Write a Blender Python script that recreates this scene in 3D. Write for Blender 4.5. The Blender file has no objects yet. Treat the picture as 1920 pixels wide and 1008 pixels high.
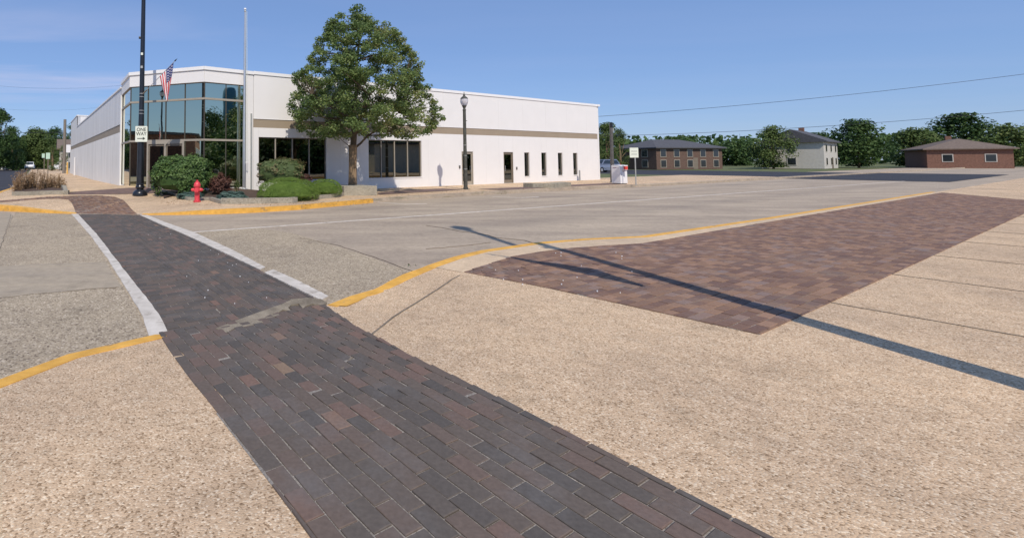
import bpy, bmesh, math, random
import numpy as np
from mathutils import Vector, Matrix, geometry, noise

S = bpy.context.scene
C = S.collection
rnd = random.Random(7)

# ------------------------------------------------------------ camera
EYE = 1.65
FPX = 890.0                     # focal length in pixels of a 1920 px wide frame
PX0, PY0 = 600.0, 260.2         # principal point
PITCH, ROLL = math.radians(2.7), -0.0039
cam_d = bpy.data.cameras.new('camera')
cam = bpy.data.objects.new('camera', cam_d)
C.objects.link(cam)
RC = Matrix.Rotation(math.radians(90) + PITCH, 3, 'X') @ Matrix.Rotation(ROLL, 3, 'Z')
cam.matrix_world = Matrix.Translation((0, 0, EYE)) @ RC.to_4x4()
cam_d.sensor_width = 36
cam_d.lens = 36 * FPX / 1920
cam_d.shift_x = (960 - PX0) / 1920
cam_d.shift_y = -(504 - PY0) / 1920
cam_d.clip_end = 3000
S.camera = cam

# ------------------------------------------------------------ sky, sun, exposure
SUN_ELEV = math.radians(47.5)
LD = Vector((-.137, .99, 0)).normalized()          # horizontal direction the light travels
world = bpy.data.worlds.new('World'); S.world = world; world.use_nodes = True
nt = world.node_tree; nt.nodes.clear()
def N(t, **k):
    n = nt.nodes.new(t)
    for a, b in k.items(): setattr(n, a, b)
    return n
sky = N('ShaderNodeTexSky'); sky.sky_type = 'NISHITA'; sky.sun_disc = False
sky.sun_elevation = SUN_ELEV
sky.sun_rotation = math.atan2(-LD.x, -LD.y)
sky.air_density = 1.0; sky.dust_density = 0.25; sky.ozone_density = 3.0; sky.altitude = 200
tc = N('ShaderNodeTexCoord')
sep = N('ShaderNodeSeparateXYZ'); nt.links.new(tc.outputs['Generated'], sep.inputs[0])
mz = N('ShaderNodeMath', operation='MAXIMUM'); nt.links.new(sep.outputs[2], mz.inputs[0]); mz.inputs[1].default_value = 0.04
ux = N('ShaderNodeMath', operation='DIVIDE'); nt.links.new(sep.outputs[0], ux.inputs[0]); nt.links.new(mz.outputs[0], ux.inputs[1])
uy = N('ShaderNodeMath', operation='DIVIDE'); nt.links.new(sep.outputs[1], uy.inputs[0]); nt.links.new(mz.outputs[0], uy.inputs[1])
cmb = N('ShaderNodeCombineXYZ'); nt.links.new(ux.outputs[0], cmb.inputs[0]); nt.links.new(uy.outputs[0], cmb.inputs[1])
mp = N('ShaderNodeMapping'); mp.inputs['Rotation'].default_value = (0, 0, math.radians(-28)); mp.inputs['Scale'].default_value = (.30, .75, 1)
mp.inputs['Location'].default_value = (1.3, .35, 0)
nt.links.new(cmb.outputs[0], mp.inputs[0])
n1 = N('ShaderNodeTexNoise'); n1.inputs['Scale'].default_value = 1.0; n1.inputs['Detail'].default_value = 9; n1.inputs['Roughness'].default_value = .56; n1.inputs['Distortion'].default_value = .35
nt.links.new(mp.outputs[0], n1.inputs['Vector'])
n2 = N('ShaderNodeTexNoise'); n2.inputs['Scale'].default_value = .22; n2.inputs['Detail'].default_value = 2
nt.links.new(cmb.outputs[0], n2.inputs['Vector'])
r1 = N('ShaderNodeMapRange'); r1.inputs[1].default_value = .42; r1.inputs[2].default_value = .68; nt.links.new(n1.outputs['Fac'], r1.inputs[0])
dst = N('ShaderNodeVectorMath', operation='DISTANCE'); nt.links.new(cmb.outputs[0], dst.inputs[0]); dst.inputs[1].default_value = (-3.4, 5.2, 0)
r2 = N('ShaderNodeMapRange'); r2.inputs[1].default_value = .6; r2.inputs[2].default_value = 3.6; r2.inputs[3].default_value = 1; r2.inputs[4].default_value = .07; nt.links.new(dst.outputs['Value'], r2.inputs[0])
mm = N('ShaderNodeMath', operation='MULTIPLY'); nt.links.new(r1.outputs[0], mm.inputs[0]); nt.links.new(r2.outputs[0], mm.inputs[1])
mm2 = N('ShaderNodeMath', operation='MULTIPLY'); nt.links.new(mm.outputs[0], mm2.inputs[0]); mm2.inputs[1].default_value = .62
mixc = N('ShaderNodeMixRGB'); nt.links.new(mm2.outputs[0], mixc.inputs[0])
tint = N('ShaderNodeMixRGB', blend_type='MULTIPLY'); tint.inputs[0].default_value = 1
tint.inputs[2].default_value = (.88, .93, 1.08, 1)
nt.links.new(sky.outputs[0], tint.inputs[1])
flat = N('ShaderNodeMixRGB'); flat.inputs[0].default_value = .55; flat.inputs[2].default_value = (1.95, 3.25, 6.2, 1)
nt.links.new(tint.outputs[0], flat.inputs[1]); nt.links.new(flat.outputs[0], mixc.inputs[1]); mixc.inputs[2].default_value = (5.4, 5.5, 7.3, 1)
bg = N('ShaderNodeBackground'); bg.inputs[1].default_value = 0.115
nt.links.new(mixc.outputs[0], bg.inputs[0])
wo = N('ShaderNodeOutputWorld'); nt.links.new(bg.outputs[0], wo.inputs[0])

sun_d = bpy.data.lights.new('sun', 'SUN'); sun_d.energy = 3.75; sun_d.angle = math.radians(.53); sun_d.color = (1, .915, .80)
sun = bpy.data.objects.new('sun', sun_d); C.objects.link(sun)
ldir = Vector((LD.x * math.cos(SUN_ELEV), LD.y * math.cos(SUN_ELEV), -math.sin(SUN_ELEV)))
sun.rotation_euler = ldir.to_track_quat('-Z', 'Y').to_euler()
sun.location = (0, -20, 40)
S.view_settings.view_transform = 'Standard'; S.view_settings.look = 'None'
S.view_settings.exposure = 0.0; S.view_settings.gamma = 1; S.view_settings.use_curve_mapping = False

# ------------------------------------------------------------ picture <-> place
def ray(px, py):
    return RC @ Vector(((px - PX0) / FPX, -(py - PY0) / FPX, -1.0))
def G(px, py, z=0.0):                                # point on the level z
    d = ray(px, py); k = (z - EYE) / d.z
    return Vector((d.x * k, d.y * k, z))
def D(px, py, Y):                                    # point at distance Y
    d = ray(px, py); k = Y / d.y
    return Vector((d.x * k, Y, EYE + d.z * k))
T2 = Vector((.867, .4985)).normalized()              # along the street front
N2 = Vector((-T2.y, T2.x))                           # away from the street
L2 = Vector((-.512, .859)).normalized()              # along the side-street front
P0 = Vector((-3.15, 22.4))                           # left end of the long front
def UV(x, y):
    d = Vector((x - P0.x, y - P0.y)); return d.dot(T2), d.dot(N2)
def TV(u, v): p = P0 + T2 * u + N2 * v; return (p.x, p.y)
def on_plane(px, py, p, t):                          # pixel -> (distance along t from p, z) on a vertical plane
    d = ray(px, py); n = Vector((-t.y, t.x))
    k = (p.x * n.x + p.y * n.y) / (d.x * n.x + d.y * n.y)
    q = Vector((d.x * k - p.x, d.y * k - p.y))
    return q.dot(t), EYE + d.z * k
def W(px, py): return on_plane(px, py, P0, T2)

# kerb lines (street level), from right to left
FK = [Vector((19.8, 29.3)) + T2 * 140, Vector((19.8, 29.3)) + T2 * 40] + [G(*p).xy for p in
      [(1200, 350.3), (1080, 356), (965, 362), (850, 369), (760, 375), (700, 380), (640, 386), (560, 393.5), (480, 398.8),
       (400, 402), (330, 403.2), (265, 403.2), (140, 401.6), (70, 399), (0, 395.5)]] + \
     [Vector((-12.6, 17.3)), Vector((-13.7, 18.9)), Vector((-14.3, 20.9)), Vector((-15.6, 24.2)), Vector((-19, 29.9)), Vector((-19, 29.9)) + L2 * 85]
FR_A, FR_B = G(265, 403.2).xy, G(140, 401.6).xy      # ends of the dropped kerb at the far end of the crossing
NK = [Vector((6.6, 9.45)) + T2 * 150, Vector((6.6, 9.45)) + T2 * 24, Vector((6.6, 9.45)) + T2 * 5] + [G(px, py, .15).xy for px, py in
      [(1200, 444), (1090, 449), (1000, 456.5), (900, 471), (850, 482.5), (800, 496), (740, 514), (700, 528)]] + \
     [G(655, 548, .08).xy, G(612, 572, .01).xy, Vector((-1.55, 4.62)), Vector((-2.1, 4.0)), Vector((-2.35, 3.3)), Vector((-2.3, 2.5)), Vector((-1.9, 1.7)), Vector((3.1, -6.9))]
NR_A, NR_B = G(612, 572, .01).xy, Vector((-1.55, 4.62))

def sm(a, b, x):
    t = min(1, max(0, (x - a) / (b - a))); return t * t * (3 - 2 * t)
def ramp_level(x, y, A, B, z):
    ab = B - A; L = ab.length; e = ab / L; q = Vector((x, y)) - A
    s = q.dot(e); lat = max(0, -s, s - L); per = abs(q.x * -e.y + q.y * e.x)
    q_ = .012 + .055 * per + .05 * lat; k_ = .05; h_ = max(0, min(1, .5 + .5 * (q_ - z) / k_)); return q_ * (1 - h_) + z * h_ - k_ * h_ * (1 - h_)
def zf(x, y):                                        # level of the far pavement
    u, v = UV(x, y)
    w = 1 - sm(-2.2, 1.6, u)
    w *= 1 - sm(6, 11, -u) * (1 - sm(2, 8, v))
    h = np.interp(v, [-5.4, -4.2, 1.3, 2.5, 6.4, 20, 45], [0, .03, .44, .44, .24, .12, .05])
    return ramp_level(x, y, FR_A, FR_B, .15 + w * float(h))
def zn(x, y):                                        # level of the near pavement
    return ramp_level(x, y, NR_A, NR_B, .165)
def GF(px, py, f=None, dz=0):                        # pixel -> point on the pavement surface
    f = f or zf; z = .15
    for _ in range(25):
        p = G(px, py, z + dz); z = .5 * z + .5 * f(p.x, p.y)
    p = G(px, py, z + dz); return p

# ------------------------------------------------------------ mesh helpers
def link(o, parent=None):
    C.objects.link(o)
    if parent is not None: o.parent = parent
    return o
class MB:
    def __init__(s): s.v = []; s.f = []; s.m = []; s.c = []
    def face(s, idx, m=0, c=0.5): s.f.append(idx); s.m.append(m); s.c.append(c)
    def poly(s, pts, m=0, c=.5):
        b = len(s.v); s.v += [tuple(p) for p in pts]; s.face(tuple(range(b, b + len(pts))), m, c)
    def prism(s, poly, z0, z1, m=0, c=.5, bottom=True):
        """poly: list of xy; z0/z1 numbers or callables"""
        n = len(poly); b = len(s.v)
        a = 0
        for i in range(n): a += poly[i][0] * poly[(i + 1) % n][1] - poly[(i + 1) % n][0] * poly[i][1]
        if a < 0: poly = list(reversed(poly))
        for p in poly: s.v.append((p[0], p[1], z0(p[0], p[1]) if callable(z0) else z0))
        for p in poly: s.v.append((p[0], p[1], z1(p[0], p[1]) if callable(z1) else z1))
        for i in range(n):
            j = (i + 1) % n; s.face((b + i, b + j, b + n + j, b + n + i), m, c)
        s.face(tuple(range(b + n, b + 2 * n)), m, c)
        if bottom: s.face(tuple(reversed(range(b, b + n))), m, c)
    def box(s, c0, ax, ay, az, m=0, c=.5):
        """c0 centre, half-axis vectors"""
        c0, ax, ay, az = map(Vector, (c0, ax, ay, az)); b = len(s.v)
        for k in (-1, 1):
            for (i, j) in ((-1, -1), (1, -1), (1, 1), (-1, 1)):
                s.v.append(tuple(c0 + ax * i + ay * j + az * k))
        for q in ((3, 2, 1, 0), (4, 5, 6, 7), (0, 1, 5, 4), (1, 2, 6, 5), (2, 3, 7, 6), (3, 0, 4, 7)):
            s.face(tuple(b + i for i in q), m, c)
    def tube(s, pts, rad, n=8, m=0, c=.5, cap=True):
        pts = [Vector(p) for p in pts]
        if not hasattr(rad, '__len__'): rad = [rad] * len(pts)
        b = len(s.v); up = Vector((0, 0, 1))
        d0 = (pts[1] - pts[0]).normalized()
        x = d0.cross(up)
        if x.length < .1: x = Vector((1, 0, 0))
        x.normalize()
        for i, p in enumerate(pts):
            d = (pts[min(i + 1, len(pts) - 1)] - pts[max(i - 1, 0)]).normalized()
            x = (x - d * x.dot(d)).normalized(); y = d.cross(x)
            for k in range(n):
                a = 2 * math.pi * k / n
                s.v.append(tuple(p + (x * math.cos(a) + y * math.sin(a)) * rad[i]))
        for i in range(len(pts) - 1):
            for k in range(n):
                j = (k + 1) % n
                s.face((b + i * n + k, b + i * n + j, b + (i + 1) * n + j, b + (i + 1) * n + k), m, c)
        if cap:
            s.face(tuple(reversed(range(b, b + n))), m, c); e = b + (len(pts) - 1) * n
            s.face(tuple(range(e, e + n)), m, c)
    def lathe(s, prof, n=20, c0=(0, 0, 0), m=0, c=.5, lean=(0, 0)):
        b = len(s.v); z00 = prof[0][1]
        for (r, z) in prof:
            for k in range(n):
                a = 2 * math.pi * k / n
                s.v.append((c0[0] + r * math.cos(a) + lean[0] * (z - z00), c0[1] + r * math.sin(a) + lean[1] * (z - z00), c0[2] + z))
        for i in range(len(prof) - 1):
            for k in range(n):
                j = (k + 1) % n
                s.face((b + i * n + k, b + i * n + j, b + (i + 1) * n + j, b + (i + 1) * n + k), m, c)
        s.face(tuple(reversed(range(b, b + n))), m, c); e = b + (len(prof) - 1) * n
        s.face(tuple(range(e, e + n)), m, c)
    def mesh(s, name, mats, smooth=False, col=False):
        me = bpy.data.meshes.new(name); me.from_pydata(s.v, [], s.f)
        if not isinstance(mats, (list, tuple)): mats = [mats]
        for m in mats: me.materials.append(m)
        if len(mats) > 1: me.polygons.foreach_set('material_index', s.m)
        if smooth:
            me.polygons.foreach_set('use_smooth', [True] * len(s.f)); me.set_sharp_from_angle(angle=math.radians(38))
        if col:
            at = me.attributes.new('rnd', 'FLOAT', 'FACE'); at.data.foreach_set('value', s.c)
        me.update(); return me
    def obj(s, name, mats, parent=None, smooth=False, col=False):
        return link(bpy.data.objects.new(name, s.mesh(name, mats, smooth, col)), parent)
def tag(o, label=None, cat=None, group=None, kind=None):
    for k, x in (('label', label), ('category', cat), ('group', group), ('kind', kind)):
        if x: o[k] = x
    return o
def thing(name, loc, label, cat, group=None, rz=0):
    o = bpy.data.objects.new(name, None); o.empty_display_size = .2; link(o)
    o.location = loc; o.rotation_euler = (0, 0, rz); return tag(o, label, cat, group)
def copy_tree(o, parent=None):
    c = o.copy(); C.objects.link(c); c.parent = parent
    for ch in list(o.children): copy_tree(ch, c)
    return c
def sheet(name, poly, zfun, mat, step=.6, kind='structure', dz=0):
    """a ground sheet over an outline; zfun gives its level"""
    poly = [Vector((p[0], p[1])) for p in poly]
    if callable(zfun):
        n = len(poly); vs = []
        for i in range(n):
            a, b = poly[i], poly[(i + 1) % n]; k = max(1, min(60, int((b - a).length / step)))
            for j in range(k): vs.append(a.lerp(b, j / k))
        m = len(vs); xs = [p.x for p in poly]; ys = [p.y for p in poly]
        x0, x1, y0, y1 = max(min(xs), -30), min(max(xs), 30), max(min(ys), -10), min(max(ys), 45)
        x = x0 + step / 2
        arr = [(p.x, p.y) for p in poly]
        while x < x1:
            y = y0 + step / 2
            while y < y1:
                if inside(arr, x, y): vs.append(Vector((x + .01 * rnd.random(), y + .01 * rnd.random())))
                y += step
            x += step
        r = geometry.delaunay_2d_cdt(vs, [], [list(range(m))], 1, 1e-5)
        V = [(p.x, p.y, zfun(p.x, p.y) + dz) for p in r[0]]; F = r[2]
    else:
        r = geometry.delaunay_2d_cdt(poly, [], [list(range(len(poly)))], 1, 1e-5)
        V = [(p.x, p.y, zfun + dz) for p in r[0]]; F = r[2]
    me = bpy.data.meshes.new(name)
    F2 = []
    for f in F:
        a, b, c = (Vector(V[i]) for i in f[:3]); F2.append(tuple(f) if (b - a).cross(c - a).z > 0 else tuple(reversed(f)))
    me.from_pydata(V, [], F2); me.materials.append(mat); me.update()
    me.polygons.foreach_set('use_smooth', [True] * len(F2))
    o = link(bpy.data.objects.new(name, me)); tag(o, kind=kind); return o
def inside(poly, x, y):
    c = False; j = len(poly) - 1
    for i in range(len(poly)):
        xi, yi = poly[i]; xj, yj = poly[j]
        if (yi > y) != (yj > y) and x < (xj - xi) * (y - yi) / (yj - yi) + xi: c = not c
        j = i
    return c
def offset_line(pts, d):
    """shift an open polyline sideways by d (to its left)"""
    out = []
    for i, p in enumerate(pts):
        a = (pts[i] - pts[i - 1]).normalized() if i else None
        b = (pts[i + 1] - pts[i]).normalized() if i < len(pts) - 1 else None
        t = (a + b).normalized() if a and b else (a or b)
        out.append(p + Vector((-t.y, t.x)) * d)
    return out
def densify(pts, step):
    out = []
    for a, b in zip(pts[:-1], pts[1:]):
        k = max(1, min(40, int((b - a).length / step)))
        out += [a.lerp(b, j / k) for j in range(k)]
    return out + [pts[-1]]

# ------------------------------------------------------------ materials
def nodes(name):
    m = bpy.data.materials.new(name); m.use_nodes = True
    t = m.node_tree; return m, t, t.nodes['Principled BSDF']
def ln(t, a, b): t.links.new(a, b)
def mk(name, col, rough=.8, var=.15, scale=3.0, bump=0.0, bscale=40, metal=0, col2=None, f2=None, stretch=None, spec=.4, detail=6):
    """plain procedural material: colour broken up by noise, optional second colour and fine relief"""
    m, t, p = nodes(name)
    p.inputs['Roughness'].default_value = rough; p.inputs['Metallic'].default_value = metal
    p.inputs['Specular IOR Level'].default_value = spec
    g = t.nodes.new('ShaderNodeNewGeometry'); vec = g.outputs['Position']
    if stretch:
        mpn = t.nodes.new('ShaderNodeMapping'); mpn.inputs['Scale'].default_value = stretch; ln(t, vec, mpn.inputs[0]); vec = mpn.outputs[0]
    n = t.nodes.new('ShaderNodeTexNoise'); n.inputs['Scale'].default_value = scale; n.inputs['Detail'].default_value = detail; n.inputs['Roughness'].default_value = .6
    ln(t, vec, n.inputs['Vector'])
    r = t.nodes.new('ShaderNodeValToRGB'); c = Vector(col[:3])
    r.color_ramp.elements[0].position = .3; r.color_ramp.elements[1].position = .7
    a = c * (1 - var); b = Vector(col2[:3]) if col2 else c * (1 + var)
    r.color_ramp.elements[0].color = (*a, 1); r.color_ramp.elements[1].color = (*b, 1)
    ln(t, n.outputs['Fac'], r.inputs[0]); ln(t, r.outputs[0], p.inputs['Base Color'])
    if bump:
        n2 = t.nodes.new('ShaderNodeTexNoise'); n2.inputs['Scale'].default_value = bscale; n2.inputs['Detail'].default_value = 4
        ln(t, g.outputs['Position'], n2.inputs['Vector'])
        bn = t.nodes.new('ShaderNodeBump'); bn.inputs['Strength'].default_value = bump; bn.inputs['Distance'].default_value = .01
        ln(t, n2.outputs['Fac'], bn.inputs['Height']); ln(t, bn.outputs[0], p.inputs['Normal'])
    return m
def aggregate(name, base, dark, light, pebble=55, big=.5, relief=.6, rough=.85, mixdark=.35, stain=None, stain_dir=None):
    """exposed-aggregate or worn concrete: pebbles of several tones in a paste, large stains"""
    m, t, p = nodes(name); p.inputs['Roughness'].default_value = rough; p.inputs['Specular IOR Level'].default_value = .25
    g = t.nodes.new('ShaderNodeNewGeometry')
    v = t.nodes.new('ShaderNodeTexVoronoi'); v.inputs['Scale'].default_value = pebble; ln(t, g.outputs['Position'], v.inputs['Vector'])
    sv = t.nodes.new('ShaderNodeSeparateColor'); ln(t, v.outputs['Color'], sv.inputs[0])
    r = t.nodes.new('ShaderNodeValToRGB'); e = r.color_ramp.elements
    e[0].position = 0; e[0].color = (*dark, 1); e[1].position = 1; e[1].color = (*light, 1)
    k = e.new(.2 * (1 + mixdark)); k.color = (*base, 1); k = e.new(.75); k.color = (*base, 1)
    ln(t, sv.outputs[0], r.inputs[0])
    n = t.nodes.new('ShaderNodeTexNoise'); n.inputs['Scale'].default_value = big; n.inputs['Detail'].default_value = 8; n.inputs['Roughness'].default_value = .62
    vec = g.outputs['Position']
    if stain_dir:
        mpn = t.nodes.new('ShaderNodeMapping'); mpn.inputs['Rotation'].default_value = (0, 0, stain_dir[0]); mpn.inputs['Scale'].default_value = stain_dir[1]
        ln(t, vec, mpn.inputs[0]); vec = mpn.outputs[0]
    ln(t, vec, n.inputs['Vector'])
    r2 = t.nodes.new('ShaderNodeValToRGB'); s0 = stain or (.78, .78, .8)
    r2.color_ramp.elements[0].position = .32; r2.color_ramp.elements[0].color = (*s0, 1)
    r2.color_ramp.elements[1].position = .66; r2.color_ramp.elements[1].color = (1.07, 1.05, 1.02, 1)
    ln(t, n.outputs['Fac'], r2.inputs[0])
    mx = t.nodes.new('ShaderNodeMixRGB'); mx.blend_type = 'MULTIPLY'; mx.inputs[0].default_value = 1
    ln(t, r.outputs[0], mx.inputs[1]); ln(t, r2.outputs[0], mx.inputs[2])
    n3 = t.nodes.new('ShaderNodeTexNoise'); n3.inputs['Scale'].default_value = 9; n3.inputs['Detail'].default_value = 5
    ln(t, g.outputs['Position'], n3.inputs['Vector'])
    r3 = t.nodes.new('ShaderNodeMapRange'); r3.inputs[1].default_value = .3; r3.inputs[2].default_value = .7; r3.inputs[3].default_value = .9; r3.inputs[4].default_value = 1.08
    ln(t, n3.outputs['Fac'], r3.inputs[0])
    mx2 = t.nodes.new('ShaderNodeMixRGB'); mx2.blend_type = 'MULTIPLY'; mx2.inputs[0].default_value = 1
    ln(t, mx.outputs[0], mx2.inputs[1]); ln(t, r3.outputs[0], mx2.inputs[2])
    n4 = t.nodes.new('ShaderNodeTexNoise'); n4.inputs['Scale'].default_value = 1.6; n4.inputs['Detail'].default_value = 9; n4.inputs['Roughness'].default_value = .7; ln(t, g.outputs['Position'], n4.inputs['Vector'])
    r4 = t.nodes.new('ShaderNodeMapRange'); r4.inputs[1].default_value = .54; r4.inputs[2].default_value = .68; r4.inputs[3].default_value = 1; r4.inputs[4].default_value = .80; ln(t, n4.outputs['Fac'], r4.inputs[0])
    mx3 = t.nodes.new('ShaderNodeMixRGB'); mx3.blend_type = 'MULTIPLY'; mx3.inputs[0].default_value = 1; ln(t, mx2.outputs[0], mx3.inputs[1]); ln(t, r4.outputs[0], mx3.inputs[2])
    ln(t, mx3.outputs[0], p.inputs['Base Color'])
    bn = t.nodes.new('ShaderNodeBump'); bn.inputs['Strength'].default_value = relief; bn.inputs['Distance'].default_value = .006; bn.invert = True
    ln(t, v.outputs['Distance'], bn.inputs['Height']); ln(t, bn.outputs[0], p.inputs['Normal'])
    return m
def brickmat(name, ramp, rough=.85, grime=(.5, .48, .47)):
    m, t, p = nodes(name); p.inputs['Roughness'].default_value = rough; p.inputs['Specular IOR Level'].default_value = .3
    a = t.nodes.new('ShaderNodeAttribute'); a.attribute_name = 'rnd'
    r = t.nodes.new('ShaderNodeValToRGB'); e = r.color_ramp.elements
    e[0].position = ramp[0][0]; e[0].color = (*ramp[0][1], 1); e[1].position = ramp[-1][0]; e[1].color = (*ramp[-1][1], 1)
    for q, c in ramp[1:-1]: k = e.new(q); k.color = (*c, 1)
    ln(t, a.outputs['Fac'], r.inputs[0])
    g = t.nodes.new('ShaderNodeNewGeometry')
    n = t.nodes.new('ShaderNodeTexNoise'); n.inputs['Scale'].default_value = 2.2; n.inputs['Detail'].default_value = 9; n.inputs['Roughness'].default_value = .68
    ln(t, g.outputs['Position'], n.inputs['Vector'])
    r2 = t.nodes.new('ShaderNodeMapRange'); r2.inputs[1].default_value = .5; r2.inputs[2].default_value = .78; r2.inputs[4].default_value = .55; ln(t, n.outputs['Fac'], r2.inputs[0])
    mx = t.nodes.new('ShaderNodeMixRGB'); ln(t, r2.outputs[0], mx.inputs[0]); ln(t, r.outputs[0], mx.inputs[1]); mx.inputs[2].default_value = (grime[0] * .33, grime[1] * .33, grime[2] * .33, 1)
    n3 = t.nodes.new('ShaderNodeTexNoise'); n3.inputs['Scale'].default_value = 45; n3.inputs['Detail'].default_value = 3; ln(t, g.outputs['Position'], n3.inputs['Vector'])
    r3 = t.nodes.new('ShaderNodeMapRange'); r3.inputs[3].default_value = .72; r3.inputs[4].default_value = 1.28; ln(t, n3.outputs['Fac'], r3.inputs[0])
    mx2 = t.nodes.new('ShaderNodeMixRGB'); mx2.blend_type = 'MULTIPLY'; mx2.inputs[0].default_value = 1
    ln(t, mx.outputs[0], mx2.inputs[1]); ln(t, r3.outputs[0], mx2.inputs[2]); ln(t, mx2.outputs[0], p.inputs['Base Color'])
    bn = t.nodes.new('ShaderNodeBump'); bn.inputs['Strength'].default_value = .4; bn.inputs['Distance'].default_value = .004
    ln(t, n3.outputs['Fac'], bn.inputs['Height']); ln(t, bn.outputs[0], p.inputs['Normal'])
    return m
def leafmat(name, cols, transl=.25, rough=.6):
    m = bpy.data.materials.new(name); m.use_nodes = True; t = m.node_tree; p = t.nodes['Principled BSDF']
    p.inputs['Roughness'].default_value = rough; p.inputs['Specular IOR Level'].default_value = .25
    a = t.nodes.new('ShaderNodeAttribute'); a.attribute_name = 'rnd'
    r = t.nodes.new('ShaderNodeValToRGB'); e = r.color_ramp.elements
    e[0].position = 0; e[0].color = (*cols[0], 1); e[1].position = 1; e[1].color = (*cols[-1], 1)
    for i, c in enumerate(cols[1:-1]): k = e.new((i + 1) / (len(cols) - 1)); k.color = (*c, 1)
    ln(t, a.outputs['Fac'], r.inputs[0]); ln(t, r.outputs[0], p.inputs['Base Color'])
    tr = t.nodes.new('ShaderNodeBsdfTranslucent'); ln(t, r.outputs[0], tr.inputs[0])
    mx = t.nodes.new('ShaderNodeMixShader'); mx.inputs[0].default_value = transl
    ln(t, p.outputs[0], mx.inputs[1]); ln(t, tr.outputs[0], mx.inputs[2]); ln(t, mx.outputs[0], t.nodes['Material Output'].inputs[0])
    return m
def glassmat(name, tint, rough=.015, wav=.12):
    m, t, p = nodes(name); p.inputs['Metallic'].default_value = 1; p.inputs['Roughness'].default_value = rough
    p.inputs['Base Color'].default_value = (*tint, 1)
    g = t.nodes.new('ShaderNodeNewGeometry'); n = t.nodes.new('ShaderNodeTexNoise'); n.inputs['Scale'].default_value = .8; n.inputs['Detail'].default_value = 1
    ln(t, g.outputs['Position'], n.inputs['Vector'])
    bn = t.nodes.new('ShaderNodeBump'); bn.inputs['Strength'].default_value = wav; bn.inputs['Distance'].default_value = .02
    ln(t, n.outputs['Fac'], bn.inputs['Height']); ln(t, bn.outputs[0], p.inputs['Normal'])
    return m

M = {}
M['white'] = mk('white_paint', (.80, .78, .76), .55, .02, .9, .05, 12)
M['white_ribbed'] = mk('pale_ribbed_metal', (.52, .52, .535), .33, .16, 5, .05, 8, spec=.7, stretch=(1, 1, .04))  # greyed for grazing light; streaks painted in for rib shade and panel sheen
M['cap'] = mk('white_coping', (.84, .83, .82), .45, .02, 2)
M['band'] = mk('tan_band', (.34, .275, .20), .6, .05, 1.5)
M['bronze'] = mk('bronze_frame', (.20, .165, .125), .45, .12, 4)
M['mullion'] = mk('dark_mullion', (.085, .072, .058), .45, .12, 4)
M['bronze_light'] = mk('champagne_frame', (.36, .32, .26), .45, .08, 4)
M['roof'] = mk('roof_gravel', (.22, .21, .2), .9, .2, 2)
M['glass_teal'] = glassmat('teal_reflective_glass', (.56, .59, .46))
M['glass_dark'] = glassmat('dark_reflective_glass', (.20, .21, .19))
M['glass_car'] = mk('car_glass', (.02, .025, .03), .08, .1, 2, spec=.8)
M['black'] = mk('black_gloss_paint', (.013, .014, .018), .28, .3, 6, .05, 30, spec=.6)
M['greenblack'] = mk('weathered_green_paint', (.075, .075, .062), .5, .3, 7, .1, 30)
M['greypole'] = mk('grey_pole_paint', (.105, .10, .095), .6, .2, 5)
M['steel'] = mk('brushed_aluminium', (.62, .62, .63), .33, .05, 5, metal=.75, spec=.6)
M['galv'] = mk('galvanised_steel', (.42, .43, .42), .5, .12, 12, metal=.4)
M['signwhite'] = mk('sign_white', (.74, .77, .66), .45, .03, 8)
M['signblack'] = mk('sign_black', (.03, .035, .03), .5, .1, 8)
M['signgrey'] = mk('sign_faded_print', (.40, .42, .38), .6, .15, 40)
M['signgreen'] = mk('sign_pale_green', (.50, .66, .52), .5, .04, 8)
M['red'] = mk('hydrant_red', (.66, .06, .075), .42, .14, 9, .15, 40, spec=.5)
M['hydrantdark'] = mk('hydrant_flange_red', (.34, .03, .035), .5, .2, 12)
M['yellow'] = mk('kerb_yellow', (.66, .35, .06), .75, .12, 5, .3, 60, col2=(.86, .47, .09))
def worn(m, col, scale, lo, hi):
    t = m.node_tree; p = t.nodes['Principled BSDF']; src = p.inputs['Base Color'].links[0].from_socket
    g = t.nodes.new('ShaderNodeNewGeometry'); n = t.nodes.new('ShaderNodeTexNoise'); n.inputs['Scale'].default_value = scale; n.inputs['Detail'].default_value = 10; n.inputs['Roughness'].default_value = .72
    ln(t, g.outputs['Position'], n.inputs['Vector']); r = t.nodes.new('ShaderNodeMapRange'); r.inputs[1].default_value = lo; r.inputs[2].default_value = hi; ln(t, n.outputs['Fac'], r.inputs[0])
    mx = t.nodes.new('ShaderNodeMixRGB'); ln(t, r.outputs[0], mx.inputs[0]); ln(t, src, mx.inputs[1]); mx.inputs[2].default_value = (*col, 1); ln(t, mx.outputs[0], p.inputs['Base Color'])
worn(M['yellow'], (.34, .22, .11), 3.0, .58, .66)
M['concrete_kerb'] = aggregate('kerb_concrete', (.46, .38, .29), (.25, .2, .16), (.55, .48, .4), 70, 1.3, .3)
M['concrete_block'] = aggregate('planter_concrete', (.36, .33, .26), (.17, .15, .12), (.48, .45, .38), 60, 1.8, .5)
M['street'] = aggregate('street_concrete_smooth', (.455, .375, .285), (.37, .305, .23), (.53, .45, .35), 90, .22, .25, stain=(.72, .70, .71), stain_dir=(-.52, (1, 4.5, 1)))
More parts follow.
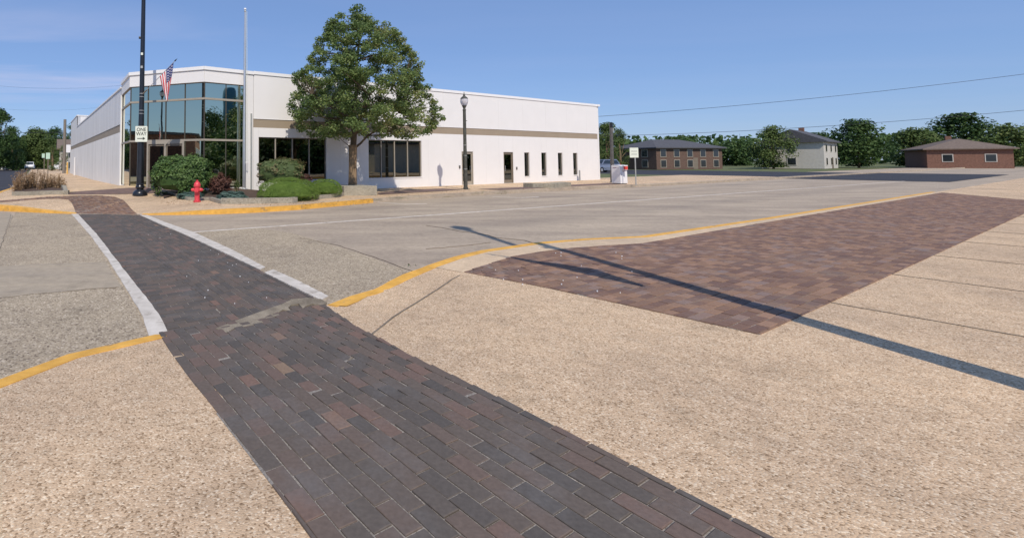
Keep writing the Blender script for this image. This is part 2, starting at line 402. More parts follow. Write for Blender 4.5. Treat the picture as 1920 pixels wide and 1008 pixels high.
def lanes(m):
    t = m.node_tree; p = t.nodes['Principled BSDF']; src = p.inputs['Base Color'].links[0].from_socket
    g = t.nodes.new('ShaderNodeNewGeometry'); d = t.nodes.new('ShaderNodeVectorMath'); d.operation = 'DOT_PRODUCT'; ln(t, g.outputs['Position'], d.inputs[0]); d.inputs[1].default_value = (N2.x, N2.y, 0)
    n = t.nodes.new('ShaderNodeTexNoise'); n.inputs['Scale'].default_value = .35; n.inputs['Detail'].default_value = 5; ln(t, g.outputs['Position'], n.inputs['Vector'])
    base = P0.x * N2.x + P0.y * N2.y; last = None
    for v, w, k in ((-7.4, .75, .20), (-8.9, .6, .10), (-12.6, 1.0, .20), (-11.2, .5, .08)):
        s = t.nodes.new('ShaderNodeMath'); s.operation = 'SUBTRACT'; ln(t, d.outputs['Value'], s.inputs[0]); s.inputs[1].default_value = base + v
        ab = t.nodes.new('ShaderNodeMath'); ab.operation = 'ABSOLUTE'; ln(t, s.outputs[0], ab.inputs[0])
        r = t.nodes.new('ShaderNodeMapRange'); r.interpolation_type = 'SMOOTHSTEP'; r.inputs[1].default_value = 0; r.inputs[2].default_value = w; r.inputs[3].default_value = k * 2; r.inputs[4].default_value = 0; ln(t, ab.outputs[0], r.inputs[0])
        if last is None: last = r.outputs[0]
        else: ad = t.nodes.new('ShaderNodeMath'); ad.operation = 'ADD'; ln(t, last, ad.inputs[0]); ln(t, r.outputs[0], ad.inputs[1]); last = ad.outputs[0]
    mu = t.nodes.new('ShaderNodeMath'); mu.operation = 'MULTIPLY'; ln(t, last, mu.inputs[0]); ln(t, n.outputs['Fac'], mu.inputs[1])
    mx = t.nodes.new('ShaderNodeMixRGB'); ln(t, mu.outputs[0], mx.inputs[0]); ln(t, src, mx.inputs[1]); mx.inputs[2].default_value = (.14, .12, .11, 1); ln(t, mx.outputs[0], p.inputs['Base Color'])
lanes(M['street'])
M['street_rough'] = aggregate('street_concrete_exposed', (.42, .345, .245), (.17, .13, .095), (.64, .55, .42), 62, .35, .6, mixdark=.35, stain=(.80, .79, .8))
M['street_patch'] = aggregate('street_concrete_patch', (.395, .33, .245), (.35, .29, .215), (.44, .37, .28), 120, .5, .12, stain=(.88, .88, .9), stain_dir=(-.52, (1, 7, 1)))
M['walk'] = aggregate('sidewalk_exposed_aggregate', (.64, .465, .30), (.28, .18, .10), (.88, .72, .52), 105, .5, .5, mixdark=.4, stain=(.78, .77, .78))
M['walk_smooth'] = aggregate('sidewalk_smooth', (.62, .475, .32), (.52, .39, .26), (.68, .55, .40), 90, .6, .25, stain=(.84, .83, .84))
M['asphalt'] = aggregate('asphalt', (.052, .053, .062), (.035, .035, .04), (.09, .09, .1), 60, .3, .5)
M['line'] = mk('road_line_white', (.58, .52, .44), .75, .16, 5, .3, 60, col2=(.70, .64, .56))
worn(M['line'], (.36, .31, .25), 3.5, .56, .66)
M['sand'] = aggregate('joint_sand', (.30, .27, .23), (.16, .14, .12), (.46, .42, .38), 160, 1.0, .3)
M['mortar'] = aggregate('mortar_patch', (.31, .265, .20), (.25, .21, .16), (.38, .33, .26), 100, 3.5, .4, stain=(.6, .58, .56))
M['crack'] = mk('crack_dirt', (.19, .155, .115), .95, .3, 20)
M['mulch'] = mk('mulch', (.085, .055, .04), .95, .4, 25, .8, 60)
M['grass'] = mk('grass_ground', (.10, .13, .045), .95, .3, 1.2, .6, 40, col2=(.16, .17, .07))
M['brick_dark'] = brickmat('crossing_brick', [(0, (.094, .082, .073)), (.35, (.116, .096, .081)), (.6, (.138, .106, .086)), (.82, (.155, .108, .088)), (.94, (.20, .125, .095)), (1, (.27, .20, .13))])
M['brick_red'] = brickmat('sidewalk_brick', [(0, (.165, .098, .076)), (.35, (.21, .125, .088)), (.65, (.255, .152, .098)), (.85, (.31, .185, .122)), (1, (.235, .165, .14))])
M['bark'] = mk('bark', (.20, .135, .08), .95, .35, 8, .9, 22, stretch=(1, 1, .25), col2=(.34, .235, .14))
M['branch'] = mk('branch_bark', (.10, .075, .05), .95, .3, 8, .5, 22)
M['wood_pole'] = mk('utility_pole_wood', (.22, .19, .16), .9, .25, 6, .5, 20, stretch=(1, 1, .1))
M['leaf_tree'] = leafmat('shade_tree_leaf', [(.11, .17, .06), (.18, .255, .085), (.26, .325, .115), (.38, .35, .14)], .45, .5)
M['leaf_dark'] = leafmat('burning_bush_leaf', [(.034, .072, .022), (.072, .13, .036), (.13, .20, .058)], .2, .5)
M['leaf_yew'] = leafmat('yew_needles', [(.09, .15, .025), (.16, .25, .045), (.25, .35, .075)], .2, .6)
M['leaf_mid'] = leafmat('shrub_leaf', [(.05, .08, .03), (.10, .14, .05), (.16, .20, .08), (.22, .15, .08)], .25, .5)
M['leaf_red'] = leafmat('barberry_leaf', [(.06, .034, .028), (.12, .055, .042), (.20, .095, .065)], .25, .5)
M['leaf_blue'] = leafmat('juniper_needles', [(.05, .09, .075), (.09, .145, .12), (.16, .23, .19)], .15, .6)
M['leaf_dry'] = leafmat('dry_stems', [(.20, .12, .065), (.33, .215, .12), (.46, .33, .20)], .2, .8)
M['leaf_far'] = leafmat('far_tree_leaf', [(.030, .065, .022), (.06, .11, .03), (.10, .155, .045)], .25, .6)
M['leaf_far2'] = leafmat('far_light_tree_leaf', [(.07, .11, .03), (.11, .16, .045), (.17, .21, .07)], .25, .6)
M['boxwhite'] = mk('drop_box_white', (.80, .79, .80), .4, .03, 4)
M['boxred'] = mk('drop_box_red', (.72, .07, .05), .45, .05, 8)
M['purple'] = mk('drop_box_print', (.22, .06, .14), .5, .1, 20)
M['flag_red'] = mk('flag_red', (.55, .035, .05), .8, .08, 20)
M['flag_white'] = mk('flag_white', (.78, .76, .76), .8, .04, 20)
M['flag_blue'] = mk('flag_blue', (.035, .045, .16), .8, .1, 20)
M['brickwall_brown'] = mk('far_brown_brick_wall', (.135, .085, .065), .9, .25, 5)  # brown brick, its colour darkened further for the shadow on the house
M['brickwall'] = mk('far_brick_wall', (.20, .105, .075), .9, .25, 5)
M['shingle'] = mk('far_shingle', (.085, .085, .095), .9, .2, 4)
M['shingle_brown'] = mk('brown_shingle', (.17, .13, .105), .9, .2, 4)
M['siding'] = mk('far_siding', (.55, .52, .47), .8, .08, 3)
M['carwhite'] = mk('white_car_paint', (.78, .78, .78), .25, .02, 2, spec=.6)
M['carsilver'] = mk('silver_blue_car_paint', (.25, .28, .35), .3, .04, 2, metal=.4, spec=.6)
M['tyre'] = mk('tyre_rubber', (.02, .02, .02), .85, .2, 10)
M['rim'] = mk('wheel_rim', (.5, .5, .52), .35, .05, 5, metal=.6)
M['tail'] = mk('tail_lamp_red', (.5, .02, .02), .25, .05, 5)
M['chrome'] = mk('bright_trim', (.8, .8, .8), .25, .03, 4)
M['water_blue'] = mk('water_tower_paint', (.05, .15, .24), .5, .08, 2)
def globe_mat():
    m, t, p = nodes('lamp_globe_acrylic'); p.inputs['Base Color'].default_value = (.72, .70, .74, 1); p.inputs['Roughness'].default_value = .22
    p.inputs['Transmission Weight'].default_value = .35; p.inputs['IOR'].default_value = 1.3
    return m
M['globe'] = globe_mat()
M['yellow_post'] = mk('bollard_yellow', (.75, .45, .12), .6, .05, 6)

# ============================================================ THE SETTING
def P2(*pts): return [G(*p).xy for p in pts]
sheet('ground', [(-900, -500), (900, -500), (900, 1400), (-900, 1400)], -.05, M['grass'])
far_in = [TV(120, -7), TV(120, 0)]
o = sheet('street', [FK[-1], Vector((-31, 95)), Vector((-62, 12)), Vector((-45, -40)), Vector((10, -30)), Vector((4, -4)), Vector((8, 4))] +
          [NK[0] + Vector((3, -5))] + [FK[0] + Vector((-3, 6))] + [Vector(TV(40, 1)), Vector(TV(0, 2)), Vector((-12, 32)), Vector((-20, 50))], 0.0, M['street'])
# dark asphalt of the side street beyond the corner and of the lot at the end of the block
q0 = Vector((-17.2, 26.0)); SQ = Vector((-.859, -.512))
sheet('side_street_asphalt', [q0, q0 + SQ * 13, q0 + SQ * 13 + L2 * 88, q0 + L2 * 88], .006, M['asphalt'])
e0 = FK[-2] + L2 * 78
sheet('cross_road', [e0 + SQ * 40 + L2 * 9, e0 + L2 * 9 - SQ * 55, e0 + L2 * 16 - SQ * 55, e0 + SQ * 40 + L2 * 16], .012, M['concrete_kerb'])
sheet('back_street_asphalt', [TV(46.6, -14), TV(76, -14), TV(76, 120), TV(46.6, 120)], .016, M['asphalt'])
sheet('lawn', [TV(28.3, 2.0), TV(46.4, 2.0), TV(46.4, 90), TV(28.3, 90)], .10, M['grass'])

rough_r = P2((330, 433), (366, 436), (470, 426), (545, 436), (600, 452), (680, 477), (752, 504), (800, 520), (700, 560), (640, 580), (612, 580), (487, 505))
sheet('exposed_street_slab', rough_r, .004, M['street_rough'])
rough_l = P2((30, 396), (142, 396), (150, 410), (290, 590)) + [Vector((-1.2, 4.2)), Vector((-1.9, 1.0)), Vector((-14, -2)), Vector((-9, 6)), G(0, 470).xy, G(8, 440).xy]
sheet('exposed_street_slab', rough_l, .004, M['street_rough'])
sheet('street_patch', P2((-260, 505), (0, 500), (60, 496), (130, 494), (198, 492), (228, 538), (150, 545), (60, 552), (-20, 562), (-300, 585)), .008, M['street_patch'])
sheet('street_patch', P2((-200, 399), (20, 399), (24, 404), (10, 440), (-4, 476), (-200, 470)), .008, M['street_patch'])

def strip(name, line, w, z0, z1, mat, parent=None):
    mb = MB(); a = offset_line(line, w / 2); b = offset_line(line, -w / 2)
    for i in range(len(line) - 1):
        mb.prism([a[i], a[i + 1], b[i + 1], b[i]], z0, z1, bottom=False)
    return mb.obj(name, mat, parent)
def ragged(line, w, name, z, mat, seed=1, jit=.12, step=.25):
    """a painted line with worn edges"""
    line = densify(line, step); r = random.Random(seed)
    a = offset_line(line, w / 2); b = offset_line(line, -w / 2)
    a = [p + Vector((r.uniform(-1, 1), r.uniform(-1, 1))) * w * jit for p in a]
    b = [p + Vector((r.uniform(-1, 1), r.uniform(-1, 1))) * w * jit for p in b]
    mb = MB()
    for i in range(len(line) - 1):
        mb.prism([a[i], a[i + 1], b[i + 1], b[i]], .001, z, bottom=False)
    return tag(mb.obj(name, mat), kind='structure')
def edge_line(name, L, R, z, mat):
    L = densify(L, .3); R = densify(R, .3); n = min(len(L), len(R)); mb = MB()
    def at(pl, t):
        x = t * (len(pl) - 1); i = min(int(x), len(pl) - 2); return pl[i].lerp(pl[i + 1], x - i)
    k = 60; r = random.Random(3)
    l = [at(L, i / k) + Vector((r.uniform(-1, 1), r.uniform(-1, 1))) * .006 for i in range(k + 1)]
    q = [at(R, i / k) + Vector((r.uniform(-1, 1), r.uniform(-1, 1))) * .006 for i in range(k + 1)]
    for i in range(k): mb.prism([l[i], l[i + 1], q[i + 1], q[i]], .001, z, bottom=False)
    return tag(mb.obj(name, mat), kind='structure')
edge_line('crosswalk_line', P2((134, 402), (168, 441), (204, 490), (268, 595)) + [Vector((-1.62, 4.55))],
          P2((146, 402), (182, 441), (219, 490), (301, 595)) + [Vector((-1.45, 4.60))], .021, M['line'])
edge_line('crosswalk_line', P2((262, 404), (300, 421), (345, 440), (420, 475), (487, 507)),
          P2((276, 404), (312, 418.5), (362, 436), (438, 471), (497, 502.5)), .021, M['line'])
edge_line('crosswalk_line', P2((496, 513), (540, 535), (602, 565)), P2((512, 507), (556, 527), (615, 557)), .021, M['line'])
cl0, cl1 = G(362, 435.5).xy, G(1200, 375.3).xy
ragged([cl0, cl0.lerp(cl1, .25), cl0.lerp(cl1, .5), cl0.lerp(cl1, .75), cl1, cl1 + (cl1 - cl0) * 3], .105, 'centre_line', .008, M['line'], 5, .1, .5)
ragged(P2((705, 379), (760, 383), (800, 382)), .09, 'parking_line', .008, M['line'], 6)
ragged(P2((925, 369), (975, 371), (1010, 369)), .09, 'parking_line', .008, M['line'], 7)
for i, pl in enumerate([[(20, 402), (14, 425), (5, 450), (-8, 480)],
                        [(800, 423), (840, 429), (862, 434), (905, 439), (932, 446), (955, 448), (985, 451), (1002, 457)],
                        [(560, 446), (640, 462), (700, 482), (760, 505), (785, 512)],
                        [(800, 467), (860, 462), (920, 455)],
                        [(120, 547), (170, 542), (214, 541)]]):
    ln_ = densify([G(*p).xy for p in pl], .15); r = random.Random(i)
    ln_ = [p + Vector((r.uniform(-1, 1), r.uniform(-1, 1))) * .02 for p in ln_]
    tag(strip('street_crack', ln_, (.010, .016, .006, .006, .008)[i], .0, .0105, M['crack']), kind='structure')

# far pavement and kerb
inner = [TV(46.4, -5.35), TV(46.4, 2.0), TV(28.0, 2.0), TV(3, 1.5)]
lf0 = Vector((-10.66, 25.5))
far_walk = [p for p in FK[2:-1]] + [FK[-2] + L2 * 76] + [FK[-2] + L2 * 76 - SQ * 7.5, lf0 + L2 * 4 - SQ * 1.0, lf0 + Vector((2.5, -.3)), Vector((-6.5, 22.8)), Vector(TV(0, 1.4)), Vector(TV(27.9, 1.4)), Vector(TV(27.9, 2.0)), Vector(TV(46.4, 2.0)), Vector(TV(46.4, -5.0))]
sheet('far_sidewalk', far_walk, zf, M['walk'], .5)
def kerb(name, line, side, w, zfun, mat, h=.006, step=.5):
    line = densify(line, step); inn = offset_line(line, side * w); ch = offset_line(line, side * .018)
    mb = MB(); n = len(line); V = []
    for i, p in enumerate(line):
        z = zfun(p.x, p.y) + h; q = inn[i]; c = ch[i]
        V.append(((p.x, p.y, -.02), (p.x, p.y, z - .022), (c.x, c.y, z), (q.x, q.y, zfun(q.x, q.y) + h), (q.x, q.y, -.02)))
    mb.v = [p for r in V for p in r]
    for i in range(n - 1):
        for k in range(4):
            f = (i * 5 + k, i * 5 + k + 1, (i + 1) * 5 + k + 1, (i + 1) * 5 + k)
            mb.face(f if side < 0 else f[::-1])
    mb.face((0, 1, 2, 3, 4)); e = (n - 1) * 5; mb.face((e + 4, e + 3, e + 2, e + 1, e))
    return tag(mb.obj(name, mat), kind='structure')
kerb('yellow_kerb', FK[7:14], -1, .17, zf, M['yellow'])
kerb('yellow_kerb', FK[14:21], -1, .17, zf, M['yellow'])
kerb('kerb', FK[20:], -1, .17, zf, M['concrete_kerb'], step=2)
kerb('kerb', FK[:8], -1, .17, zf, M['concrete_kerb'], step=2)
kerb('kerb', FK[13:15], -1, .14, zf, M['concrete_kerb'], h=.002)
# near pavement and kerb
near_walk = [p for p in NK] + [Vector((6, -12)), Vector((30, -12)), NK[0] + Vector((6, -14))]
sheet('near_sidewalk', near_walk, zn, M['walk'], .4)
kerb('yellow_kerb', NK[1:13], 1, .16, zn, M['yellow'], step=.3)
kerb('kerb', NK[:2], 1, .16, zn, M['concrete_kerb'], step=3)
kerb('yellow_kerb', NK[13:], 1, .16, zn, M['yellow'], step=.3)
def on_near(*pts): return [GF(px, py, zn).xy for px, py in pts]
band_o = offset_line(NK, .162)
brk_top = on_near((870, 511), (915, 496), (960, 481.5), (1010, 473), (1060, 466.5), (1130, 461), (1200, 457.5))
brk_top_far = [brk_top[-1] + T2 * 6, brk_top[-1] + T2 * 25]
band_poly = [band_o[i] for i in range(1, 9)] + on_near((800, 498.5), (835, 505)) + brk_top + brk_top_far
sheet('smooth_kerb_band', band_poly, zn, M['walk_smooth'], .4, dz=.004)
brk_in = GF(1200, 578, zn).xy
b_c = brk_in + (brk_in - brk_top[0]).normalized() * .9
side_poly = brk_top + brk_top_far + [b_c + T2 * 24, b_c]
bed = sheet('near_brick_paving', side_poly, zn, M['sand'], .4, dz=.003)
path_r = [NR_A + Vector((-.02, .0)), Vector((.35, 4.62)), Vector((.78, 3.7)), Vector((1.5, 2.4)), Vector((3.6, -1.2))]
path_l = [NR_B, Vector((-1.2, 3.95)), Vector((-.6, 2.9)), Vector((.4, 1.2)), Vector((1.6, -.9))]
path_poly = path_r + path_l[::-1]
path_bed = sheet('near_ramp_paving', path_poly, zn, M['sand'], .3, dz=.003)
cw_poly = P2((144, 403), (263, 404), (300, 421.5), (345, 440.5), (420, 475.5), (487, 507.5), (496, 513), (540, 535), (604, 567)) + [NR_A, NR_B + Vector((.02, 0))] + P2((298, 592), (218, 490), (181, 441))
cw_bed = sheet('crosswalk', cw_poly, .006, M['sand'])
ramp_poly = [GF(*p).xy for p in [(142, 400), (139, 390), (134, 380), (128, 374.5), (110, 372.5), (60, 374.5), (0, 380), (-60, 384), (-60, 379.5), (0, 376.5), (60, 371.5), (105, 368.8), (150, 366.8), (190, 367), (216, 369.5), (231, 375), (240, 384), (247, 393), (258, 402)]]
ramp_bed = sheet('far_ramp_paving', ramp_poly, zf, M['sand'], .4, dz=.003)

CD_ = (G(268, 595).xy - G(134, 402).xy).normalized()
def clip_to_rect(poly, q):
    """region (any shape) clipped to a convex rectangle q (counter-clockwise)"""
    out = list(poly)
    for i in range(4):
        a, b = q[i], q[(i + 1) % 4]; inp = out; out = []
        if not inp: return []
        ex, ey = b[0] - a[0], b[1] - a[1]
        def sd(p): return ex * (p[1] - a[1]) - ey * (p[0] - a[0])
        s = inp[-1]; ds = sd(s)
        for p in inp:
            dp = sd(p)
            if (dp >= 0) != (ds >= 0):
                t = ds / (ds - dp); out.append((s[0] + (p[0] - s[0]) * t, s[1] + (p[1] - s[1]) * t))
            if dp >= 0: out.append(p)
            s, ds = p, dp
    return out
def area(p): return abs(sum(p[i][0] * p[(i + 1) % len(p)][1] - p[(i + 1) % len(p)][0] * p[i][1] for i in range(len(p)))) / 2
def project(x, y, z):
    v = RC.transposed() @ Vector((x, y, z - EYE))
    if v.z > -.1: return None
    return PX0 + FPX * v.x / -v.z, PY0 - FPX * v.y / -v.z
def make_bricks(mat, L, Wd, zt=.012):
    out = []
    for k in range(10):
        mb = MB(); c = .004; x, y = L / 2, Wd / 2
        lo = [(-x, -y, -.004), (x, -y, -.004), (x, y, -.004), (-x, y, -.004)]
        mi = [(a, b, zt - .003) for a, b, _ in lo]
        hi = [((x - c) * sx, (y - c) * sy, zt) for sx, sy in ((-1, -1), (1, -1), (1, 1), (-1, 1))]
        mb.v = lo + mi + hi; cc = (k + .5) / 10
        for i in range(4):
            j = (i + 1) % 4; mb.face((i, j, 4 + j, 4 + i), 0, cc); mb.face((4 + i, 4 + j, 8 + j, 8 + i), 0, cc)
        mb.face((8, 9, 10, 11), 0, cc)
        out.append(mb.mesh('brick', mat, col=True))
    return out
def lay(regions, zfun, mat, parent, L=.2, Wd=.1, gap=.008, limit=300, zt=.007, base=0.0, seed=1, tone=None, fine=None):
    """regions: (outline, origin, direction of the long side, stack?)"""
    r = random.Random(seed); full = []; rest = []
    for poly, o0, ax, stack in regions:
        ay = Vector((-ax.y, ax.x)); P = [((Vector(p) - o0).dot(ax), (Vector(p) - o0).dot(ay)) for p in poly]
        a0, a1 = min(p[0] for p in P), max(p[0] for p in P); b0, b1 = min(p[1] for p in P), max(p[1] for p in P)
        for j in range(int(b0 / Wd) - 1, int(b1 / Wd) + 2):
            wob = (r.random() - .5) * .05
            sh = 0 if stack else (L / 2 if j % 2 else 0) + wob
            for i in range(int(a0 / L) - 2, int(a1 / L) + 2):
                x0, y0 = i * L + sh, j * Wd
                q = [(x0, y0), (x0 + L, y0), (x0 + L, y0 + Wd), (x0, y0 + Wd)]
                cpl = clip_to_rect(P, q); 
                if len(cpl) < 3: continue
                ar = area(cpl)
                if ar < .12 * L * Wd: continue
                cx, cy = x0 + L / 2, y0 + Wd / 2; w = o0 + ax * cx + ay * cy
                pr = project(w.x, w.y, base + zfun(w.x, w.y))
                if pr is None or not (-60 < pr[0] < 1990 and pr[1] < 1060): continue
                cval = r.random() if tone is None else tone(w.x, w.y, r)
                rot = math.atan2(ax.y, ax.x) + r.gauss(0, .012); dz = r.gauss(0, .0016)
                if ar > .995 * L * Wd:
                    vis = 0 <= pr[0] <= 1200 and pr[1] <= 595
                    full.append((vis, (w - Vector((0, 0))).length, w, rot, dz, cval))
                else:
                    s = .94; m_ = [sum(p[0] for p in cpl) / len(cpl), sum(p[1] for p in cpl) / len(cpl)]
                    pts = [o0 + ax * (m_[0] + (p[0] - m_[0]) * s) + ay * (m_[1] + (p[1] - m_[1]) * s) for p in cpl]
                    rest.append((pts, w, dz, cval))
    full.sort(key=lambda t: (not t[0], t[1]))
    meshes = make_bricks(mat, L - gap, Wd - gap, zt)
    for vis, d, w, rot, dz, cv in full[:limit]:
        b = bpy.data.objects.new('brick', meshes[min(9, int(cv * 10))]); link(b, parent)
        b.location = (w.x, w.y, base + zfun(w.x, w.y) + dz); b.rotation_euler = (r.gauss(0, .008), r.gauss(0, .008), rot)
    mb = MB(); x, y, c = (L - gap) / 2, (Wd - gap) / 2, .003
    for vis, d, w, rot, dz, cv in full[limit:]:
        z = base + zfun(w.x, w.y) + dz; cs, sn = math.cos(rot), math.sin(rot); b = len(mb.v)
        for (hx, hy, hz) in ((x, y, -.004), (x, y, zt - .002), (x - c, y - c, zt)):
            for sx, sy in ((-1, -1), (1, -1), (1, 1), (-1, 1)):
                mb.v.append((w.x + cs * hx * sx - sn * hy * sy, w.y + sn * hx * sx + cs * hy * sy, z + hz))
        for i in range(4):
            j = (i + 1) % 4; mb.face((b + i, b + j, b + 4 + j, b + 4 + i), 0, cv); mb.face((b + 4 + i, b + 4 + j, b + 8 + j, b + 8 + i), 0, cv)
        mb.face((b + 8, b + 9, b + 10, b + 11), 0, cv)
    for pts, w, dz, cv in rest:
        z = base + zfun(w.x, w.y) + dz; mb.prism([tuple(p) for p in pts], z - .004, z + zt, 0, cv, bottom=False)
    if mb.f: tag(mb.obj('brick_field', mat, parent, col=True), kind='stuff')
CD = (G(268, 595).xy - G(134, 402).xy).normalized()      # direction of the crossing, towards us
def joint(pts, px=True, w=.014):
    l_ = densify(on_near(*pts) if px else [Vector(p) for p in pts], .15); r = random.Random(len(pts)); l_ = [p + Vector((r.uniform(-1, 1), r.uniform(-1, 1))) * .006 for p in l_]
    mb = MB(); A_ = offset_line(l_, w / 2); B_ = offset_line(l_, -w / 2)
    for i in range(len(l_) - 1): mb.prism([A_[i], A_[i + 1], B_[i + 1], B_[i]], lambda x, y: zn(x, y) - .001, lambda x, y: zn(x, y) + .0065, bottom=False)
    tag(mb.obj('sidewalk_joint', M['crack']), kind='structure')
joint([(600, 742), (650, 680), (700, 625), (738, 594), (775, 572), (812, 548), (845, 526), (868, 513)], w=.02)
for k in range(1, 9):
    s = b_c + T2 * (k * 2.4 - .6); joint([s, s + CD_ * 7], False)
for k in (2.2, 4.2):
    s = b_c + CD_ * k * 1.0; joint([s - T2 * 1.6, s + T2 * 22], False)
# a header band along the left edge, stretchers beside it
lw = P2((144, 403), (181, 441), (218, 490), (298, 592)) + [NR_B + Vector((.02, 0))]
lwb = offset_line(lw, .62)
bd = lw + lwb[::-1]
body = [p for p in lwb[::-1]]
right_side = P2((263, 404), (300, 421.5), (345, 440.5), (420, 475.5), (487, 507.5), (496, 513), (540, 535), (604, 567)) + [NR_A]
body_poly = lwb + right_side[::-1]
CX = Vector((-CD.y, CD.x))
def cwtone(x, y, r): return min(1, max(0, r.betavariate(1.1, 1.9)))
lay([(bd, lw[0], CX, False), (body_poly, lwb[0], CD, False)], lambda x, y: .0, M['brick_dark'], cw_bed, base=.006, seed=4, tone=cwtone)
lay([(side_poly, brk_top[0], T2, False)], zn, M['brick_red'], bed, base=.003, seed=5, limit=300)
lay([(path_poly, NR_A, CD, False)], zn, M['brick_dark'], path_bed, base=.003, seed=6, limit=120, tone=lambda x, y, r: r.betavariate(2, 2))
lay([(ramp_poly, FR_A, CD, False)], zf, M['brick_red'], ramp_bed, base=.003, seed=7, limit=0)
tag(MB().obj('x', M['sand'])) if False else None
mp_ = P2((404, 622), (440, 606), (478, 592), (505, 583), (530, 575), (548, 567), (575, 564), (602, 565.5), (613, 571.5), (603, 575), (587, 573.5), (574, 577), (568, 582), (560, 574), (546, 576), (540, 581), (545, 586), (531, 584), (521, 590), (524, 596), (508, 600), (486, 604), (494, 611), (470, 617), (440, 622), (425, 632))
mb = MB(); mb.prism([tuple(p) for p in mp_], .0, lambda x, y: max(zn(x, y), .006) + .0115, bottom=False); tag(mb.obj('mortar_patch', M['mortar']), kind='structure')
yp = [GF(px, py, zn).xy for px, py in [(612, 573.5), (650, 575), (672, 566), (690, 556), (705, 543), (728, 529), (756, 515), (790, 502)]] + [p for p in offset_line(NK, .14)[8:13]]
yp = offset_line(NK, .05)[6:13] + [GF(px, py, zn).xy for px, py in [(650, 575), (672, 566), (690, 556), (705, 543), (728, 529), (756, 515), (786, 504.5)]]
sheet('yellow_kerb_paint', yp, zn, M['yellow'], .15, dz=.0085)
# brick bands too far off to tell the bricks apart
def band(name, pts, dz=.012): return sheet(name, [GF(*p).xy for p in pts], zf, M['brick_band'], .5, dz=dz)
def bandmat():
    m, t, p = nodes('brick_band'); p.inputs['Roughness'].default_value = .9
    g = t.nodes.new('ShaderNodeNewGeometry'); mpn = t.nodes.new('ShaderNodeMapping'); mpn.inputs['Rotation'].default_value = (0, 0, -math.atan2(T2.y, T2.x))
    ln(t, g.outputs['Position'], mpn.inputs[0]); b = t.nodes.new('ShaderNodeTexBrick'); ln(t, mpn.outputs[0], b.inputs['Vector'])
    b.inputs['Color1'].default_value = (.20, .12, .095, 1); b.inputs['Color2'].default_value = (.12, .075, .07, 1); b.inputs['Mortar'].default_value = (.2, .16, .13, 1)
    b.inputs['Scale'].default_value = 5; b.inputs['Brick Width'].default_value = 1; b.inputs['Row Height'].default_value = .5; b.inputs['Mortar Size'].default_value = .03
    ln(t, b.outputs['Color'], p.inputs['Base Color']); return m
M['brick_band'] = bandmat()
band('brick_band_paving', [(129, 360.5), (180, 357), (240, 352.5), (300, 349.5), (350, 349), (350, 364), (300, 362), (240, 364), (129, 365)])
band('brick_band_paving', [(708, 362), (760, 356.5), (830, 353.5), (868, 355.5), (830, 358.5), (770, 362), (712, 365.5)])
band('brick_band_paving', [(895, 355), (945, 352.5), (1000, 350), (1060, 347), (1120, 344.5), (1175, 343), (1175, 345), (1120, 347.5), (1000, 353.5), (940, 356.5)])

# ============================================================ THE BUILDING
bld = thing('commercial_building', (P0.x, P0.y, .15), 'long white two-storey-high commercial building with tan band and teal glass corner entrance', 'building')
INV = Matrix.Translation((-P0.x, -P0.y, -.15))
def bobj(mb, name, mat, parent=None, smooth=False, col=False):
    """mesh in world coordinates -> child of the building"""
    me = mb.mesh(name, mat, smooth, col)
    o = bpy.data.objects.new(name, me)
    if parent is None or parent is bld: me.transform(INV); link(o, bld)
    else: me.transform(INV); link(o, parent)
    return o
def wallbox(mb, p, t, s0, s1, z0, z1, v0, v1, m=0):
    """box on a vertical plane: s along t, v inwards"""
    n = Vector((-t.y, t.x)); c = p + t * (s0 + s1) / 2 + n * (v0 + v1) / 2
    mb.box((c.x, c.y, (z0 + z1) / 2), (t.x * (s1 - s0) / 2, t.y * (s1 - s0) / 2, 0), (n.x * (v1 - v0) / 2, n.y * (v1 - v0) / 2, 0), (0, 0, (z1 - z0) / 2), m)
S1 = W(1120, 250)[0]
ZT = W(475, 133.5)[1]; ZB1, ZB0 = W(475, 222)[1], W(475, 239)[1]
print('front length', S1, 'roof', ZT, 'band', ZB0, ZB1, 'end roof', W(1118, 198)[1], 'end base', W(1120, 337)[1])
ZG = .05
def wopen(x0, x1, yt, yb, xr=None):
    xr = xr or x0; s0 = W(x0, yt)[0]; s1 = W(x1, yt)[0]; return [s0, s1, W(xr, yb)[1], W(xr, yt)[1]]
wins = [wopen(485, 612, 257, 339.5), wopen(691, 790, 264, 332.3, 790)]
wins[1][2] = wins[0][2] = (wins[0][2] + wins[1][2]) / 2; wins[1][3] = wins[0][3] = (wins[0][3] + wins[1][3]) / 2
doors = [wopen(865.5, 887, 283, 346.5), wopen(944, 962, 285.5, 344.5)]
slits = [wopen(*a) for a in [(983, 992.5, 286.5, 331.5), (1015, 1024.5, 286, 330), (1046, 1054.5, 286.5, 329), (1074.5, 1082.5, 286.5, 328)]]
zt_ = sum(s[3] for s in slits) / 4; zb_ = sum(s[2] for s in slits) / 4
for s in slits: s[2], s[3] = zb_, zt_
for d in doors: d[2] = .16; d[3] = (doors[0][3] + doors[1][3]) / 2
openings = wins + doors + slits
brks = sorted(set([0.0, S1] + [o_[0] for o_ in openings] + [o_[1] for o_ in openings]))
j = 1.22; fixed = list(brks)
while j < S1:
    if min(abs(j - b) for b in fixed) > .3 and not any(o_[0] < j < o_[1] for o_ in openings): brks.append(j)
    j += 1.22
brks = sorted(brks); g_ = .0025
rW = random.Random(3)
